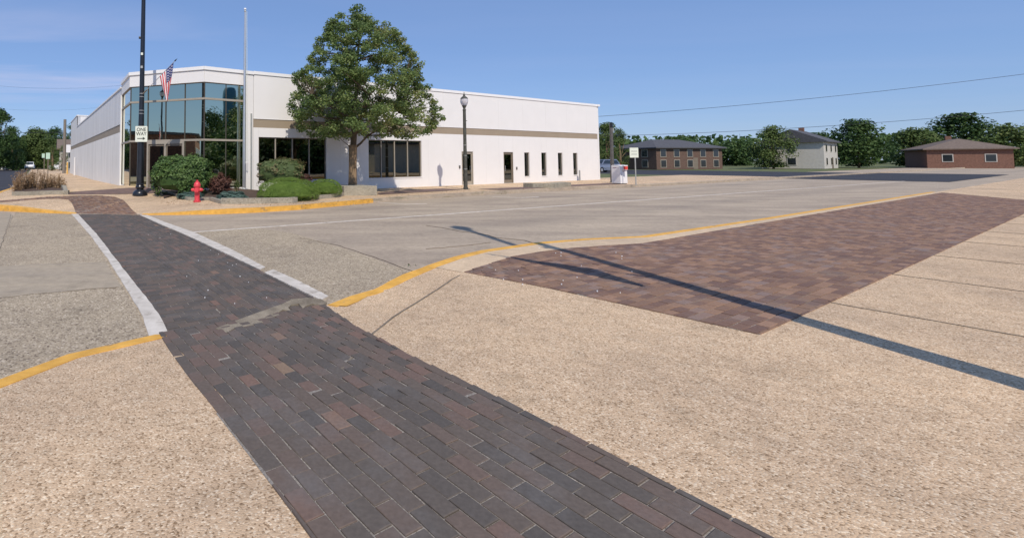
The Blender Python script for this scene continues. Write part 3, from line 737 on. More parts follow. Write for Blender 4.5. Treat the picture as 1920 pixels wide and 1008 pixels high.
for a, b in zip(brks[:-1], brks[1:]):
    op = [o_ for o_ in openings if o_[0] - .01 <= a and b <= o_[1] + .01]
    segs = [(ZG, ZB0)] if not op else [(ZG, op[0][2]), (op[0][3], ZB0)]
    for z0, z1 in segs:
        if z1 - z0 < .03: continue
        mb = MB(); wallbox(mb, P0, T2, a + g_, b - g_, z0, z1, rW.uniform(0, .002), .22); bobj(mb, 'wall_panel', M['white'])
k = 0.0
while k < S1 - .1:
    e = min(S1, k + 2.44)
    mb = MB(); wallbox(mb, P0, T2, k + g_, e - g_, ZB1, ZT - .16, -.012 + rW.uniform(0, .002), .22); bobj(mb, 'upper_wall_panel', M['white'])
    mb = MB(); wallbox(mb, P0, T2, k, e - .004, ZT - .155, ZT, -.05, .30); bobj(mb, 'coping', M['cap'])
    mb = MB(); wallbox(mb, P0, T2, k + .001, e - .003, ZB0 + .002, ZB1 - .002, .008, .22); bobj(mb, 'fascia_band', M['band'])
    mb = MB(); wallbox(mb, P0, T2, k, e - .001, ZB1 - .02, ZB1 - .001, -.02, .006); bobj(mb, 'drip_trim', M['cap'])
    k = e
# end wall, roof
mb = MB(); pe = P0 + T2 * S1; wallbox(mb, pe, N2, .0, 30, ZG, ZT - .16, -.2, -.01); bobj(mb, 'end_wall', M['white'])
mb = MB(); wallbox(mb, pe, N2, -.1, 30, ZT - .155, ZT, -.3, .03); bobj(mb, 'coping', M['cap'])

def window(o_, n, wood='bronze', glass='glass_dark', fw=.05, mull=None, trim=True):
    s0, s1, z0, z1 = o_
    root = MB(); wallbox(root, P0, T2, s0 + .012, s1 - .012, z0 + .012, z0 + fw, .07, .15)
    wallbox(root, P0, T2, s0 + .012, s1 - .012, z1 - fw, z1 - .012, .07, .15)
    wallbox(root, P0, T2, s0 + .012, s0 + fw, z0 + fw, z1 - fw, .07, .15); wallbox(root, P0, T2, s1 - fw, s1 - .012, z0 + fw, z1 - fw, .07, .15)
    w = bobj(root, 'window', M[wood])
    xs = mull or [s0 + (s1 - s0) * i / n for i in range(1, n)]
    for x in xs:
        mb = MB(); wallbox(mb, P0, T2, x - fw / 2, x + fw / 2, z0 + fw, z1 - fw, .06, .149); bobj(mb, 'mullion', M['bronze_light'], w)
    ed = [s0 + fw] + [x for x in xs] + [s1 - fw]
    for i in range(len(ed) - 1):
        a = ed[i] + (fw / 2 if i else 0); b = ed[i + 1] - (fw / 2 if i < len(ed) - 2 else 0)
        mb = MB(); wallbox(mb, P0, T2, a, b, z0 + fw, z1 - fw, .11, .13); bobj(mb, 'pane', M[glass], w)
    mb = MB(); wallbox(mb, P0, T2, s0 + .001, s1 - .001, z0 - .03, z0 + .011, -.03, .2); bobj(mb, 'sill', M['cap'], w)
    return w
window(wins[0], 4, mull=[W(x, 270)[0] for x in (517.5, 549.5, 581)])
window(wins[1], 4, mull=[W(x, 270)[0] for x in (716, 741, 765.5)])
for s in slits: window(s, 1, fw=.035)
for i, d in enumerate(doors):
    s0, s1, z0, z1 = d; fw = .055
    mb = MB(); wallbox(mb, P0, T2, s0 + .005, s0 + fw, z0, z1 - fw, .02, .16); wallbox(mb, P0, T2, s1 - fw, s1 - .005, z0, z1 - fw, .02, .16); wallbox(mb, P0, T2, s0 + .005, s1 - .005, z1 - fw, z1 - .005, .02, .16)
    dr = bobj(mb, 'door', M['bronze_light' if i == 0 else 'bronze'])
    mb = MB(); a, b = s0 + fw + .004, s1 - fw - .004
    for q in ((a, a + .07, z0 + .01, z1 - fw - .01), (b - .07, b, z0 + .01, z1 - fw - .01)): wallbox(mb, P0, T2, *q, .06, .11)
    wallbox(mb, P0, T2, a + .07, b - .07, z0 + .01, z0 + .22, .06, .11); wallbox(mb, P0, T2, a + .07, b - .07, z1 - fw - .10, z1 - fw - .01, .06, .11)
    bobj(mb, 'door_leaf', M['bronze_light' if i == 0 else 'bronze'], dr)
    mb = MB(); wallbox(mb, P0, T2, a + .07, b - .07, z0 + .22, z1 - fw - .10, .08, .095); bobj(mb, 'pane', M['glass_dark'], dr)
    mb = MB(); hx = b - .12 if i == 0 else a + .12
    wallbox(mb, P0, T2, hx - .012, hx + .012, z0 + .8, z0 + 1.15, .015, .035); wallbox(mb, P0, T2, hx - .01, hx + .01, z0 + .8, z0 + .83, .03, .07); wallbox(mb, P0, T2, hx - .01, hx + .01, z0 + 1.12, z0 + 1.15, .03, .07)
    bobj(mb, 'handle', M['steel'], dr)
for px, py in ((861.5, 313), (968.5, 315.5)):
    s, z = W(px, py); mb = MB(); wallbox(mb, P0, T2, s - .05, s + .05, z - .09, z + .09, -.04, -.003); bobj(mb, 'entry_keypad', M['greypole'])
s, z = W(1085.6, 319); mb = MB(); c = P0 + T2 * s - N2 * .06; mb.tube([(c.x, c.y, z), (c.x, c.y, .1)], .035, 10); bobj(mb, 'standpipe', M['galv'], smooth=True)

# glazed corner bay: V3 (left) .. V0 (right)
def pv(px, Y): d = ray(px, 250); return Vector((d.x / d.y * Y, Y))
V0 = P0 - T2 * .02; V1 = pv(382.5, 21.1); V2 = pv(243, 22.55); V3 = pv(228, 25.3)
def vz(px, py, a, b): return on_plane(px, py, a, (b - a).normalized())[1]
zc = vz(383, 124.5, V1, V0); zg = vz(383, 153.5, V1, V0); zm = vz(383, 184.5, V1, V0); zl = vz(383, 262, V1, V0)
print('bay', zc, zg, zm, zl, V1, V2, V3, 'at243', vz(243, 134, V2, V1), vz(243, 163, V2, V1), vz(228, 174, V3, V2))
facets = [(V3, V2), (V2, V1), (V1, V0)]
def bayglass(a, b, xs, t0, last=False, doors_at=None):
    t = (b - a).normalized(); Lw = (b - a).length; zb = .46
    # fascia and coping
    mb = MB(); wallbox(mb, a, t, .002, Lw - .002, zg, zc - .16, -.03, .25); bobj(mb, 'fascia_panel', M['white'])
    mb = MB(); wallbox(mb, a, t, -.02, Lw + .02, zc - .155, zc + (.001 if last else 0), -.08, .30); bobj(mb, 'coping', M['cap'])
    mb = MB(); wallbox(mb, a, t, 0, Lw, .0, zb, .0, .25); bobj(mb, 'plinth', M['white'])
    ed = [0] + xs + [Lw]
    if last: ed[-1] = Lw - .42
    lv = [zb, zl, zm, zg]
    for r_ in range(3):
        for i in range(len(ed) - 1):
            if doors_at and r_ == 0 and i in doors_at: continue
            w_ = .012
            mb = MB(); wallbox(mb, a, t, ed[i] + w_, ed[i + 1] - w_, lv[r_] + .03, lv[r_ + 1] - .03, .04 + rW.uniform(0, .004), .07); bobj(mb, 'glass_pane', M['glass_teal'])
    for z in (zl, zm):
        mb = MB(); wallbox(mb, a, t, 0, ed[-1], z - .045, z + .045, -.01, .08); bobj(mb, 'transom', M['bronze_light'])
    mb = MB(); wallbox(mb, a, t, 0, ed[-1], zg - .035, zg - .002, .0, .08); bobj(mb, 'transom', M['bronze'])
    for i, x in enumerate(ed):
        w_ = .013 if 0 < i < len(ed) - 1 else .02
        for z0, z1 in ((zb, zl - .045), (zl + .045, zm - .045), (zm + .045, zg - .035)):
            mb = MB(); wallbox(mb, a, t, x - w_ if i else x, x + w_ if i < len(ed) - 1 else x + .0 if not last else x + .06, z0, z1, .01, .08); bobj(mb, 'mullion', M['mullion'])
    if doors_at:
        x0, x1 = ed[doors_at[0]], ed[doors_at[-1] + 1]; zt = zl - .045; fw = .085
        mb = MB()
        for x in (x0, (x0 + x1) / 2 - fw / 2, x1 - fw): wallbox(mb, a, t, x, x + fw, zb - .05, zt - .11, -.02, .09)
        wallbox(mb, a, t, x0, x1, zt - .11, zt - .001, -.02, .09)
        dr = bobj(mb, 'entrance_door', M['bronze_light'])
        for c0, c1 in ((x0 + fw, (x0 + x1) / 2 - fw / 2), ((x0 + x1) / 2 + fw / 2, x1 - fw)):
            mb = MB()
            wallbox(mb, a, t, c0 + .01, c0 + .06, zb - .04, zt - .12, .02, .06); wallbox(mb, a, t, c1 - .06, c1 - .01, zb - .04, zt - .12, .02, .06)
            wallbox(mb, a, t, c0 + .06, c1 - .06, zb - .04, zb + .16, .02, .06); wallbox(mb, a, t, c0 + .06, c1 - .06, zt - .2, zt - .12, .02, .06)
            bobj(mb, 'door_leaf', M['bronze'], dr)
            mb = MB(); wallbox(mb, a, t, c0 + .06, c1 - .06, zb + .16, zt - .2, .035, .045); bobj(mb, 'pane', M['glass_dark'], dr)
            mb = MB(); wallbox(mb, a, t, c1 - .1, c1 - .075, zb + .75, zb + 1.2, -.03, -.005); bobj(mb, 'handle', M['steel'], dr)
def xs_of(pxs, a, b): return [on_plane(px, 250, a, (b - a).normalized())[0] for px in pxs]
bayglass(V3, V2, [], 0)
bayglass(V2, V1, xs_of([276, 309.5, 345.5], V2, V1), 0, doors_at=[1, 2])
bayglass(V1, V0, xs_of([424], V1, V0), 0, last=True)
t_ = (V0 - V1).normalized(); Lq = (V0 - V1).length
mb = MB(); wallbox(mb, V1, t_, Lq - .36, Lq - .002, .05, zg - .001, -.03, .25); bobj(mb, 'corner_pilaster', M['white'])
mb = MB(); c = V1 + t_ * (Lq - .12) - Vector((-t_.y, t_.x)) * .08; mb.tube([(c.x, c.y, 3.9), (c.x, c.y, .2)], .04, 10); bobj(mb, 'downspout', M['galv'], smooth=True)
mb = MB(); mb.tube([(V3.x - .03, V3.y, .1), (V3.x - .03, V3.y, zg)], .06, 4); bobj(mb, 'corner_trim', M['cap'])

# side-street front: ribbed metal
LF = V3 + Vector((-.05, .03))
def WL(px, py): return on_plane(px, py, LF, L2)
zr = WL(208.5, 180)[1]; zlb1, zlb0 = WL(225, 233.5)[1], WL(225, 248.5)[1]
sB, _ = WL(144, 250); sE, _ = WL(133, 250); zR = WL(144.5, 216)[1]
print('side', zr, zlb1, zlb0, sB, sE, zR, 'base near', WL(227, 348)[1], 'far', WL(143, 325)[1])
NL = Vector((-L2.y, L2.x))        # points to the street
def ribbed(w, z0, z1, nrib, d, name, mat):
    mb = MB(); pr = []
    for k in range(nrib):
        x = w * k / nrib; q = w / nrib; pr += [(x, 0), (x + q * .55, 0), (x + q * .65, d), (x + q * .9, d)]
    pr.append((w - .003, 0)); b = len(pr)
    mb.v = [(x, y, z0) for x, y in pr] + [(x, y, z1) for x, y in pr]
    for i in range(b - 1): mb.face((i + 1, i, b + i, b + i + 1))
    return mb.mesh(name, mat)
pw = 1.0; np_ = int(sE / pw)
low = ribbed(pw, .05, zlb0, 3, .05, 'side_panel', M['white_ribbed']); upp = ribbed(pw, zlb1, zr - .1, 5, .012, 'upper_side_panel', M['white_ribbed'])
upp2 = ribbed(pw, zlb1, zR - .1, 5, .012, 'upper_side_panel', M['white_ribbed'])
ang = math.atan2(L2.y, L2.x)
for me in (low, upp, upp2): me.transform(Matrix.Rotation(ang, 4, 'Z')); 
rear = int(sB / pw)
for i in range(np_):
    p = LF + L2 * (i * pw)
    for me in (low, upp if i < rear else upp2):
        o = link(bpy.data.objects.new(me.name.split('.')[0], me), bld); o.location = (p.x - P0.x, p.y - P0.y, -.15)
sE = np_ * pw
for a, b, zt in ((0, rear * pw, zr), (rear * pw, sE, zR)):
    mb = MB(); wallbox(mb, LF, L2, a, b, zt - .1, zt, -.25, .05); bobj(mb, 'side_coping', M['cap'])
mb = MB(); wallbox(mb, LF, L2, 0, sE, zlb0 + .002, zlb1 - .002, -.22, -.02); bobj(mb, 'side_band', M['band'])
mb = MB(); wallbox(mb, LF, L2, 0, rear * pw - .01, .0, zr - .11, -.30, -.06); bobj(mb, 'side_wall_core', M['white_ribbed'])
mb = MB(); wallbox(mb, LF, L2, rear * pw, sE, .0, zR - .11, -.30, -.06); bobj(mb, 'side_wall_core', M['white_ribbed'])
# taller rear block: its front face shows above the roof
pB = LF + L2 * (rear * pw) - NL * .32
mb = MB(); tr = Vector((.859, .512)); wallbox(mb, pB, tr, .0, 16, zr - 1, zR - .11, .0, .2); bobj(mb, 'rear_block_wall', M['white'])
mb = MB(); wallbox(mb, pB, tr, -.2, 16, zR - .105, zR, -.05, .25); bobj(mb, 'coping', M['cap'])
pf = LF + L2 * sE
roofpoly = [V3 + Vector((.3, .3)), V2 + Vector((.3, .5)), V1 + Vector((.1, .5)), V0 + Vector((.1, .5)), P0 + N2 * .25 + T2 * .3, P0 + T2 * (S1 - .25) + N2 * .25, P0 + T2 * (S1 - .25) + N2 * 29, pf - NL * 20, pf - NL * .4]
mb = MB(); mb.prism([tuple(p) for p in roofpoly], ZT - .55, ZT - .40); bobj(mb, 'roof', M['roof'])
mb = MB(); wallbox(mb, P0 + N2 * 29, T2, 4, S1, ZG, ZT - .2, 0, .2); bobj(mb, 'rear_wall', M['white'])
mb = MB(); wallbox(mb, pf, tr, 0, 22, ZG, zR - .2, -.2, 0); bobj(mb, 'rear_wall', M['white'])

# ============================================================ PLANTING
def leaf_quads(cen, nrm, size, rng, aspect=.62, bend=.25):
    """n leaves: centres, rough normals, lengths -> vertices (4 per leaf)"""
    n = len(cen)
    a = rng.normal(size=(n, 3)); a -= (a * nrm).sum(1, keepdims=True) * nrm
    a /= np.linalg.norm(a, axis=1, keepdims=True) + 1e-9
    b = np.cross(nrm, a); s = size[:, None]
    tip = cen + a * s * .5; base = cen - a * s * .5
    l = cen + b * s * aspect * .5 - nrm * s * bend * .3 + a * s * .05; r = cen - b * s * aspect * .5 - nrm * s * bend * .3 + a * s * .05
    V = np.empty((n, 4, 3)); V[:, 0] = base; V[:, 1] = r; V[:, 2] = tip; V[:, 3] = l
    return V.reshape(-1, 3)
def leaves(name, cen, nrm, size, mat, parent, rng, cval, aspect=.62):
    V = leaf_quads(cen, nrm, size, rng, aspect); n = len(cen)
    me = bpy.data.meshes.new(name); me.vertices.add(4 * n); me.vertices.foreach_set('co', V.ravel())
    me.loops.add(4 * n); me.loops.foreach_set('vertex_index', np.arange(4 * n)); me.polygons.add(n)
    me.polygons.foreach_set('loop_start', np.arange(0, 4 * n, 4)); me.update(calc_edges=True); me.validate()
    at = me.attributes.new('rnd', 'FLOAT', 'FACE'); at.data.foreach_set('value', np.clip(cval, 0, 1))
    me.materials.append(mat)
    return link(bpy.data.objects.new(name, me), parent)
def unit(v): return v / (np.linalg.norm(v, axis=1, keepdims=True) + 1e-9)
def clumps(centres, radii, per, rng, flat=.75):
    n = len(centres); k = rng.choice(n, size=per, p=radii ** 2 / (radii ** 2).sum())
    d = unit(rng.normal(size=(per, 3))); rr = rng.random(per) ** .45
    off = d * (rr * radii[k])[:, None]; off[:, 2] *= flat
    nrm = unit(d * .6 + rng.normal(size=(per, 3)) * .55 + np.array([0, 0, .75]))
    return centres[k] + off, nrm, k
def limb(mb, a, b, r0, r1, rng, n=5, wob=.08):
    pts = []; a = np.array(a, float); b = np.array(b, float); L = np.linalg.norm(b - a)
    for i in range(n + 1):
        t = i / n; p = a + (b - a) * t + rng.normal(size=3) * wob * L * .3 * math.sin(math.pi * t); pts.append(tuple(p))
    mb.tube(pts, [r0 + (r1 - r0) * i / n for i in range(n + 1)], 7)
    return pts
def shade_tree():
    rng = np.random.default_rng(11); Y = 21.7
    b = D(661, 352, Y); tr = thing('shade_tree', (b.x, b.y, b.z - .1), 'large leafy shade tree in front of the white wall between the two wide windows', 'tree')
    k = Y / FPX
    prof = [(18, 668, 676), (28, 650, 690), (36, 622, 700), (50, 614, 716), (58, 610, 752), (75, 594, 757), (100, 582, 784), (130, 566, 793), (150, 546, 797), (162, 560, 798), (185, 541, 815), (205, 540, 829), (225, 548, 829), (243, 560, 815), (255, 590, 785), (266, 640, 745)]
    zs = np.array([D(668, p[0], Y).z for p in prof])[::-1]; ls = np.array([p[1] for p in prof])[::-1]; rs = np.array([p[2] for p in prof])[::-1]
    cen = []; rad = []
    tries = 0
    while len(cen) < 380:
        z = rng.uniform(zs[0] + .25, zs[-1] - .2); l, r = np.interp(z, zs, ls), np.interp(z, zs, rs)
        hw = max(.12, (r - l) / 2 * k - .24); cx = ((l + r) / 2 - PX0) * k
        if rng.random() > (hw / 3.3) ** 1.1 + .12: continue
        a = rng.uniform(0, 2 * math.pi); q = rng.random() ** .38
        hd = min(hw, 2.9)
        cen.append((cx + math.cos(a) * q * hw, Y + math.sin(a) * q * hd, z)); rad.append(rng.uniform(.20, .46))
    # the silhouette itself
    for z in np.linspace(zs[0] + .25, zs[-1] - .15, 34):
        for side in (0, 1):
            for rep in range(2):
                z2 = z + rng.uniform(-.1, .1); l, r = np.interp(z2, zs, ls), np.interp(z2, zs, rs)
                rr = rng.uniform(.16, .30); x = ((l - PX0) * k + rr) if side == 0 else ((r - PX0) * k - rr)
                cen.append((x + rng.uniform(-.15, .12) * (1 if side else -1) * -1, Y + rng.uniform(-.8, .8), z2)); rad.append(rr)
    cen = np.array(cen); rad = np.array(rad)
    c, nrm, kk = clumps(cen, rad, 60000, rng, .68)
    tone = rng.random(len(cen)) * .5 + .15 + .12 * (cen[:, 0] > 2.2); cv = tone[kk] + rng.normal(size=len(c)) * .17
    c -= np.array([b.x, b.y, b.z - .1])
    leaves('crown', c, nrm, rng.uniform(.065, .13, len(c)), M['leaf_tree'], tr, rng, cv, .75)
    mb = MB(); o = np.array([b.x, b.y, b.z - .1])
    fork = np.array([b.x + .03, b.y, D(661, 272, Y).z]) - o
    mb.tube([(0, 0, -.1), (0, 0, .05), (.01, 0, .5), (.02, 0, 1.2), tuple(fork)], [.27, .215, .19, .18, .19], 14)
    tr_ = mb.obj('trunk', M['bark'], tr, smooth=True)
    mb = MB(); ends = []
    lead = limb(mb, fork - np.array([0, 0, .2]), (cen[np.argmax(cen[:, 2])] - o) - np.array([0, 0, .3]), .15, .03, rng, 9, .03)
    for ang in np.linspace(0, 2 * math.pi, 9)[:-1]:
        a0 = ang + rng.uniform(-.3, .3); st = lead[rng.integers(0, 4)]
        st = np.array(st); t = np.array([math.cos(a0) * 2.3, math.sin(a0) * 2.0, fork[2] + rng.uniform(.5, 2.4)])
        ends += limb(mb, st, t, .06, .022, rng, 6, .04)
    nodes_ = np.array(lead[2:] + ends)
    for i in range(0, len(cen), 2):
        p = cen[i] - o; dd = np.linalg.norm(nodes_ - p, axis=1) + 2 * np.maximum(0, nodes_[:, 2] - p[2]); j_ = np.argmin(dd)
        if dd[j_] < 2.6: limb(mb, nodes_[j_], p, .022, .007, rng, 3, .05)
    mb.obj('branches', M['branch'], tr, smooth=True)
    return tr
shade_tree()

def bush(name, px0, px1, pyt, pyb, Y, mat, label, cat, n, lsize, seed, depth=None, lump=.12, top='round', aspect=.6, group=None, zb=None, core=True, hairy=0):
    """a shrub filling the given frame at distance Y"""
    rng = np.random.default_rng(seed); a = D(px0, pyb, Y); b = D(px1, pyt, Y); hw = (b.x - a.x) / 2; cx = (a.x + b.x) / 2
    z0 = a.z if zb is None else zb; h = b.z - z0; hd = depth or hw * .8
    th = thing(name, (cx, Y, z0), label, cat, group)
    d = unit(rng.normal(size=(n, 3)) * np.array([1, 1, 1]))
    d[:, 2] = np.abs(d[:, 2]) * np.where(rng.random(n) < .88, 1, -.55)
    sq = {'round': 2.0, 'box': 3.4, 'dome': 2.3}[top]
    tuft = np.zeros(n)
    if aspect > .5:
        K = max(60, n // 16); td = d[rng.choice(n, K)]; ki = rng.integers(0, K, n); d = unit(td[ki] + rng.normal(size=(n, 3)) * .055); tuft = rng.normal(size=K)[ki]
    L = (np.abs(d) ** sq).sum(1) ** (1 / sq); d2 = d / L[:, None]
    nz = np.array([noise.noise(Vector(v) * 2.6 + Vector((seed, 0, 0))) + .5 * noise.noise(Vector(v) * 7 + Vector((0, seed, 0))) for v in d])
    rr = (1 - lump * .6 + lump * nz) * (1 - np.abs(rng.normal(size=n)) * .045 * (1 + 2 * hairy)) * (1 + .035 * tuft)
    zc = .42 if top != 'dome' else .25
    p = np.stack([d2[:, 0] * rr * hw, d2[:, 1] * rr * hd, h * zc + d2[:, 2] * rr * h * np.where(d2[:, 2] > 0, 1 - zc, zc * 1.75)], 1)
    nn = unit(d / np.array([hw, hd, h * .6]) * hw + rng.normal(size=(n, 3)) * .5 + np.array([0, 0, .25]))
    cv = .45 + nz * .4 + tuft * .16 + rng.normal(size=n) * .17
    leaves('foliage', p, nn, rng.uniform(lsize * .6, lsize * 1.3, n), mat, th, rng, cv, aspect)
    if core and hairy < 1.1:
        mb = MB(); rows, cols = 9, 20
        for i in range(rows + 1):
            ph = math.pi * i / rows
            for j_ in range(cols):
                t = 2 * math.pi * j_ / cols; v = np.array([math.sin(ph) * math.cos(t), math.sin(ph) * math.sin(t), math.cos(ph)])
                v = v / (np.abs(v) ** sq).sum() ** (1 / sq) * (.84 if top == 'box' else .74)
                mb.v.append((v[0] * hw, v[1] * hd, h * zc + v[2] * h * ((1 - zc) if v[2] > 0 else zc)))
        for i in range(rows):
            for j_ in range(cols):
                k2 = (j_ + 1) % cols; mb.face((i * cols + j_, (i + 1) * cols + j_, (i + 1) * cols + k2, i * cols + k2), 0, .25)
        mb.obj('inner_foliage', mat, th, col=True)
    mb = MB()
    for i in range(7):
        t = i * .9; mb.tube([(math.cos(t) * .06, math.sin(t) * .06, -.12), (math.cos(t) * hw * .4, math.sin(t) * hd * .4, h * .4)], [.02, .01], 5)
    mb.obj('stems', M['bark'], th)
    return th
def bedz(px, Y): q = D(px, 360, Y); return zf(q.x, q.y)
bush('round_bush', 286, 398, 290, 361, 19.6, M['leaf_dark'], 'big dense dark green clipped bush in front of the glass entrance, behind the hydrant', 'bush', 12000, .10, 1, depth=.95, lump=.15, top='box', hairy=.3)
bush('round_bush', 480, 574, 296, 344, 20.6, M['leaf_mid'], 'loose grey-green shrub with a reddish tuft below the first wide window', 'bush', 8500, .085, 2, depth=.8, lump=.2, top='box', aspect=.65, hairy=.6)
bush('yew_mound', 480, 601, 331.5, 376, 18.4, M['leaf_yew'], 'large bright green clipped yew mound nearest the yellow kerb', 'shrub', 26000, .035, 3, depth=1.0, lump=.07, top='dome', aspect=.4)
bush('yew_mound', 576, 643, 334.5, 366, 20.0, M['leaf_yew'], 'smaller bright green yew mound next to the tree planter', 'shrub', 15000, .035, 4, depth=.7, lump=.07, top='dome', aspect=.4)
bush('barberry_bush', 389, 438, 325, 363, 19.2, M['leaf_red'], 'dark red barberry bush between the dark round bush and the flagpole', 'shrub', 9000, .06, 5, depth=.5, lump=.35, top='dome', hairy=1.6)
bush('barberry_bush', 561, 588, 325, 346, 19.6, M['leaf_red'], 'small red barberry tuft poking up behind the yew mounds', 'shrub', 1300, .05, 6, depth=.3, lump=.3, top='round', hairy=1.5)
bush('juniper', 403, 466, 357, 374.5, 18.1, M['leaf_blue'], 'low blue-green juniper spreading left of the flagpole foot', 'shrub', 12000, .08, 7, depth=.7, lump=.3, top='dome', aspect=.26, hairy=.8)
bush('juniper', 331, 386, 358, 372, 18.6, M['leaf_blue'], 'low blue-green juniper mat under the big dark bush behind the hydrant', 'shrub', 9000, .08, 8, depth=.5, lump=.3, top='dome', aspect=.26, hairy=.8)
bush('leafy_weed', 437, 452, 336, 362, 20.2, M['leaf_mid'], 'yellowish green weed growing beside the barberry by the flagpole', 'weed', 700, .06, 9, depth=.2, lump=.4, top='round', hairy=2, core=False)

# dry perennials in the left corner planter
def dry_plants():
    rng = np.random.default_rng(5); stems = []
    a = GF(30, 357); b = GF(120, 356)
    spots = [(40, 322), (52, 319), (66, 318), (33, 327), (75, 326), (86, 330), (96, 329), (105, 331), (113, 330), (47, 330), (59, 326), (93, 336), (28, 336), (118, 338)]
    for i, (px, pyt) in enumerate(spots):
        Y = 21.8 + (i % 4) * .55; z0 = D(px, 357, Y).z; q = D(px, pyt, Y); h = max(.45, (q.z - .15) * 1.12)
        th = thing('dry_plant', (q.x, Y, .16), 'dried brown perennial plant in the bed of the left corner planter', 'plant', 'dried plants in the corner planter')
        mb = MB(); cen = []
        for s in range(16):
            t = rng.uniform(0, 2 * math.pi); r_ = rng.uniform(.05, .26); hh = h * rng.uniform(.55, 1.0)
            p1 = (math.cos(t) * r_ * .5, math.sin(t) * r_ * .5, hh * .55); p2 = (math.cos(t) * r_, math.sin(t) * r_, hh)
            mb.tube([(0, 0, 0), p1, p2], [.010, .007, .004], 4, c=rng.random())
            for m_ in range(34):
                w = rng.uniform(.25, 1); cen.append((p2[0] * w + rng.normal() * .04, p2[1] * w + rng.normal() * .04, p2[2] * w + rng.normal() * .03))
        mb.obj('stems', M['leaf_dry'], th, col=True); cen = np.array(cen)
        leaves('dry_leaves', cen, unit(rng.normal(size=cen.shape)), rng.uniform(.03, .09, len(cen)), M['leaf_dry'], th, rng, rng.random(len(cen)), .4)
dry_plants()

# planter edging and blocks
def pblock(name, poly, zb, zt, mat, label, cat):
    mb = MB(); cx = sum(p[0] for p in poly) / len(poly); cy = sum(p[1] for p in poly) / len(poly)
    a2 = sum(poly[i][0] * poly[(i + 1) % len(poly)][1] - poly[(i + 1) % len(poly)][0] * poly[i][1] for i in range(len(poly)))
    if a2 < 0: poly = poly[::-1]
    q = [(p[0] - cx, p[1] - cy) for p in poly]; n = len(q)
    ins = [(x - math.copysign(min(.015, abs(x)), x), y - math.copysign(min(.015, abs(y)), y)) for x, y in q]
    mb.v = [(x, y, zb) for x, y in q] + [(x, y, zt - .015) for x, y in q] + [(x, y, zt) for x, y in ins]
    for i in range(n):
        j_ = (i + 1) % n; mb.face((i, j_, n + j_, n + i)); mb.face((n + i, n + j_, 2 * n + j_, 2 * n + i))
    mb.face(tuple(range(2 * n, 3 * n)))
    o_ = mb.obj(name, mat); o_.location = (cx, cy, 0); return tag(o_, label, cat)
def wallstrip(name, pts, w, h, label, cat, mat=None, side=1):
    """low concrete edging standing on the pavement, front edge through the given pixels"""
    line = densify([GF(*p).xy for p in pts], .6); inn = offset_line(line, side * w); mb = MB()
    c = line[0]; V = []
    for p, q in zip(line, inn):
        z = zf(p.x, p.y); V += [(p.x - c.x, p.y - c.y, z - .08), (p.x - c.x, p.y - c.y, z + h), (q.x - c.x, q.y - c.y, z + h), (q.x - c.x, q.y - c.y, z - .08)]
    mb.v = V; n = len(line)
    for i in range(n - 1):
        for k_ in range(3):
            f = (i * 4 + k_, i * 4 + k_ + 1, (i + 1) * 4 + k_ + 1, (i + 1) * 4 + k_); mb.face(f if side < 0 else f[::-1])
    mb.face((0, 1, 2, 3)); e = (n - 1) * 4; mb.face((e + 3, e + 2, e + 1, e))
    o_ = mb.obj(name, mat or M['concrete_block']); o_.location = (c.x, c.y, 0); return tag(o_, label, cat)
wallstrip('planter_edging', [(300, 361), (318, 363.5), (336, 371), (352, 376), (392, 376), (414, 382.5)], .16, .12, 'low curved concrete edging of the bed behind the hydrant', 'planter edge')
wallstrip('planter_edging', [(414, 382.5), (470, 382.5), (548, 381), (558, 380)], .20, .20, 'long straight concrete edging in front of the yews, with a flaking white spot', 'planter edge')
wallstrip('planter_edging', [(598, 373.5), (620, 371.5), (645, 367.5)], .16, .15, 'short concrete edging between the yew mound and the tree planter', 'planter edge')
bed_pts = [GF(*p).xy for p in [(303, 361), (338, 370), (354, 375), (392, 375), (416, 381), (548, 380), (598, 372), (644, 366)]]
bed_poly = bed_pts + [P0 + T2 * 6.0 - N2 * .05, P0 - N2 * .05, V1 + Vector((0, -.05)), V1.lerp(V2, .35) + Vector((0, -.1)), Vector((-5.9, 19.6)), Vector((-6.1, 18.6))]
sheet('planting_bed', bed_poly, lambda x, y: zf(x, y), M['mulch'], .5, dz=.045)
for pts, h, lab, back in (([(645, 367), (707, 366.5)], .42, 'thick grey concrete planter block at the foot of the shade tree', 1.2),
                    ([(999, 352), (1039, 352.6)], .25, 'left of the two low concrete planter blocks by the row of slit windows', .6),
                    ([(1039.8, 352.6), (1071, 350)], .25, 'right of the two low concrete planter blocks by the row of slit windows', .6)):
    a, b = GF(*pts[0]).xy, GF(*pts[1]).xy; t = (b - a).normalized()
    n_ = N2; z = min(zf(a.x, a.y), zf(b.x, b.y))
    pblock('planter_block', [tuple(a), tuple(b), tuple(b + n_ * back), tuple(a + n_ * back)], z - .05, z + h, M['concrete_block'], lab, 'planter')
lp = [GF(*p).xy for p in [(22, 366.5), (75, 365.5), (127, 364.5)]]
wallstrip('planter_edging', [(22, 367), (75, 366), (127, 364.8)], .18, .17, 'front concrete edging of the left corner planter holding dried plants', 'planter edge')
wallstrip('planter_edging', [(127.6, 364.8), (119, 352)], .15, .16, 'right side concrete edging of the left corner planter', 'planter edge')
bp = [GF(*p).xy for p in [(24, 364), (125, 363), (117, 352), (112, 346), (60, 345), (40, 350)]]
sheet('planting_bed', bp, zf, M['mulch'], .5, dz=.05)

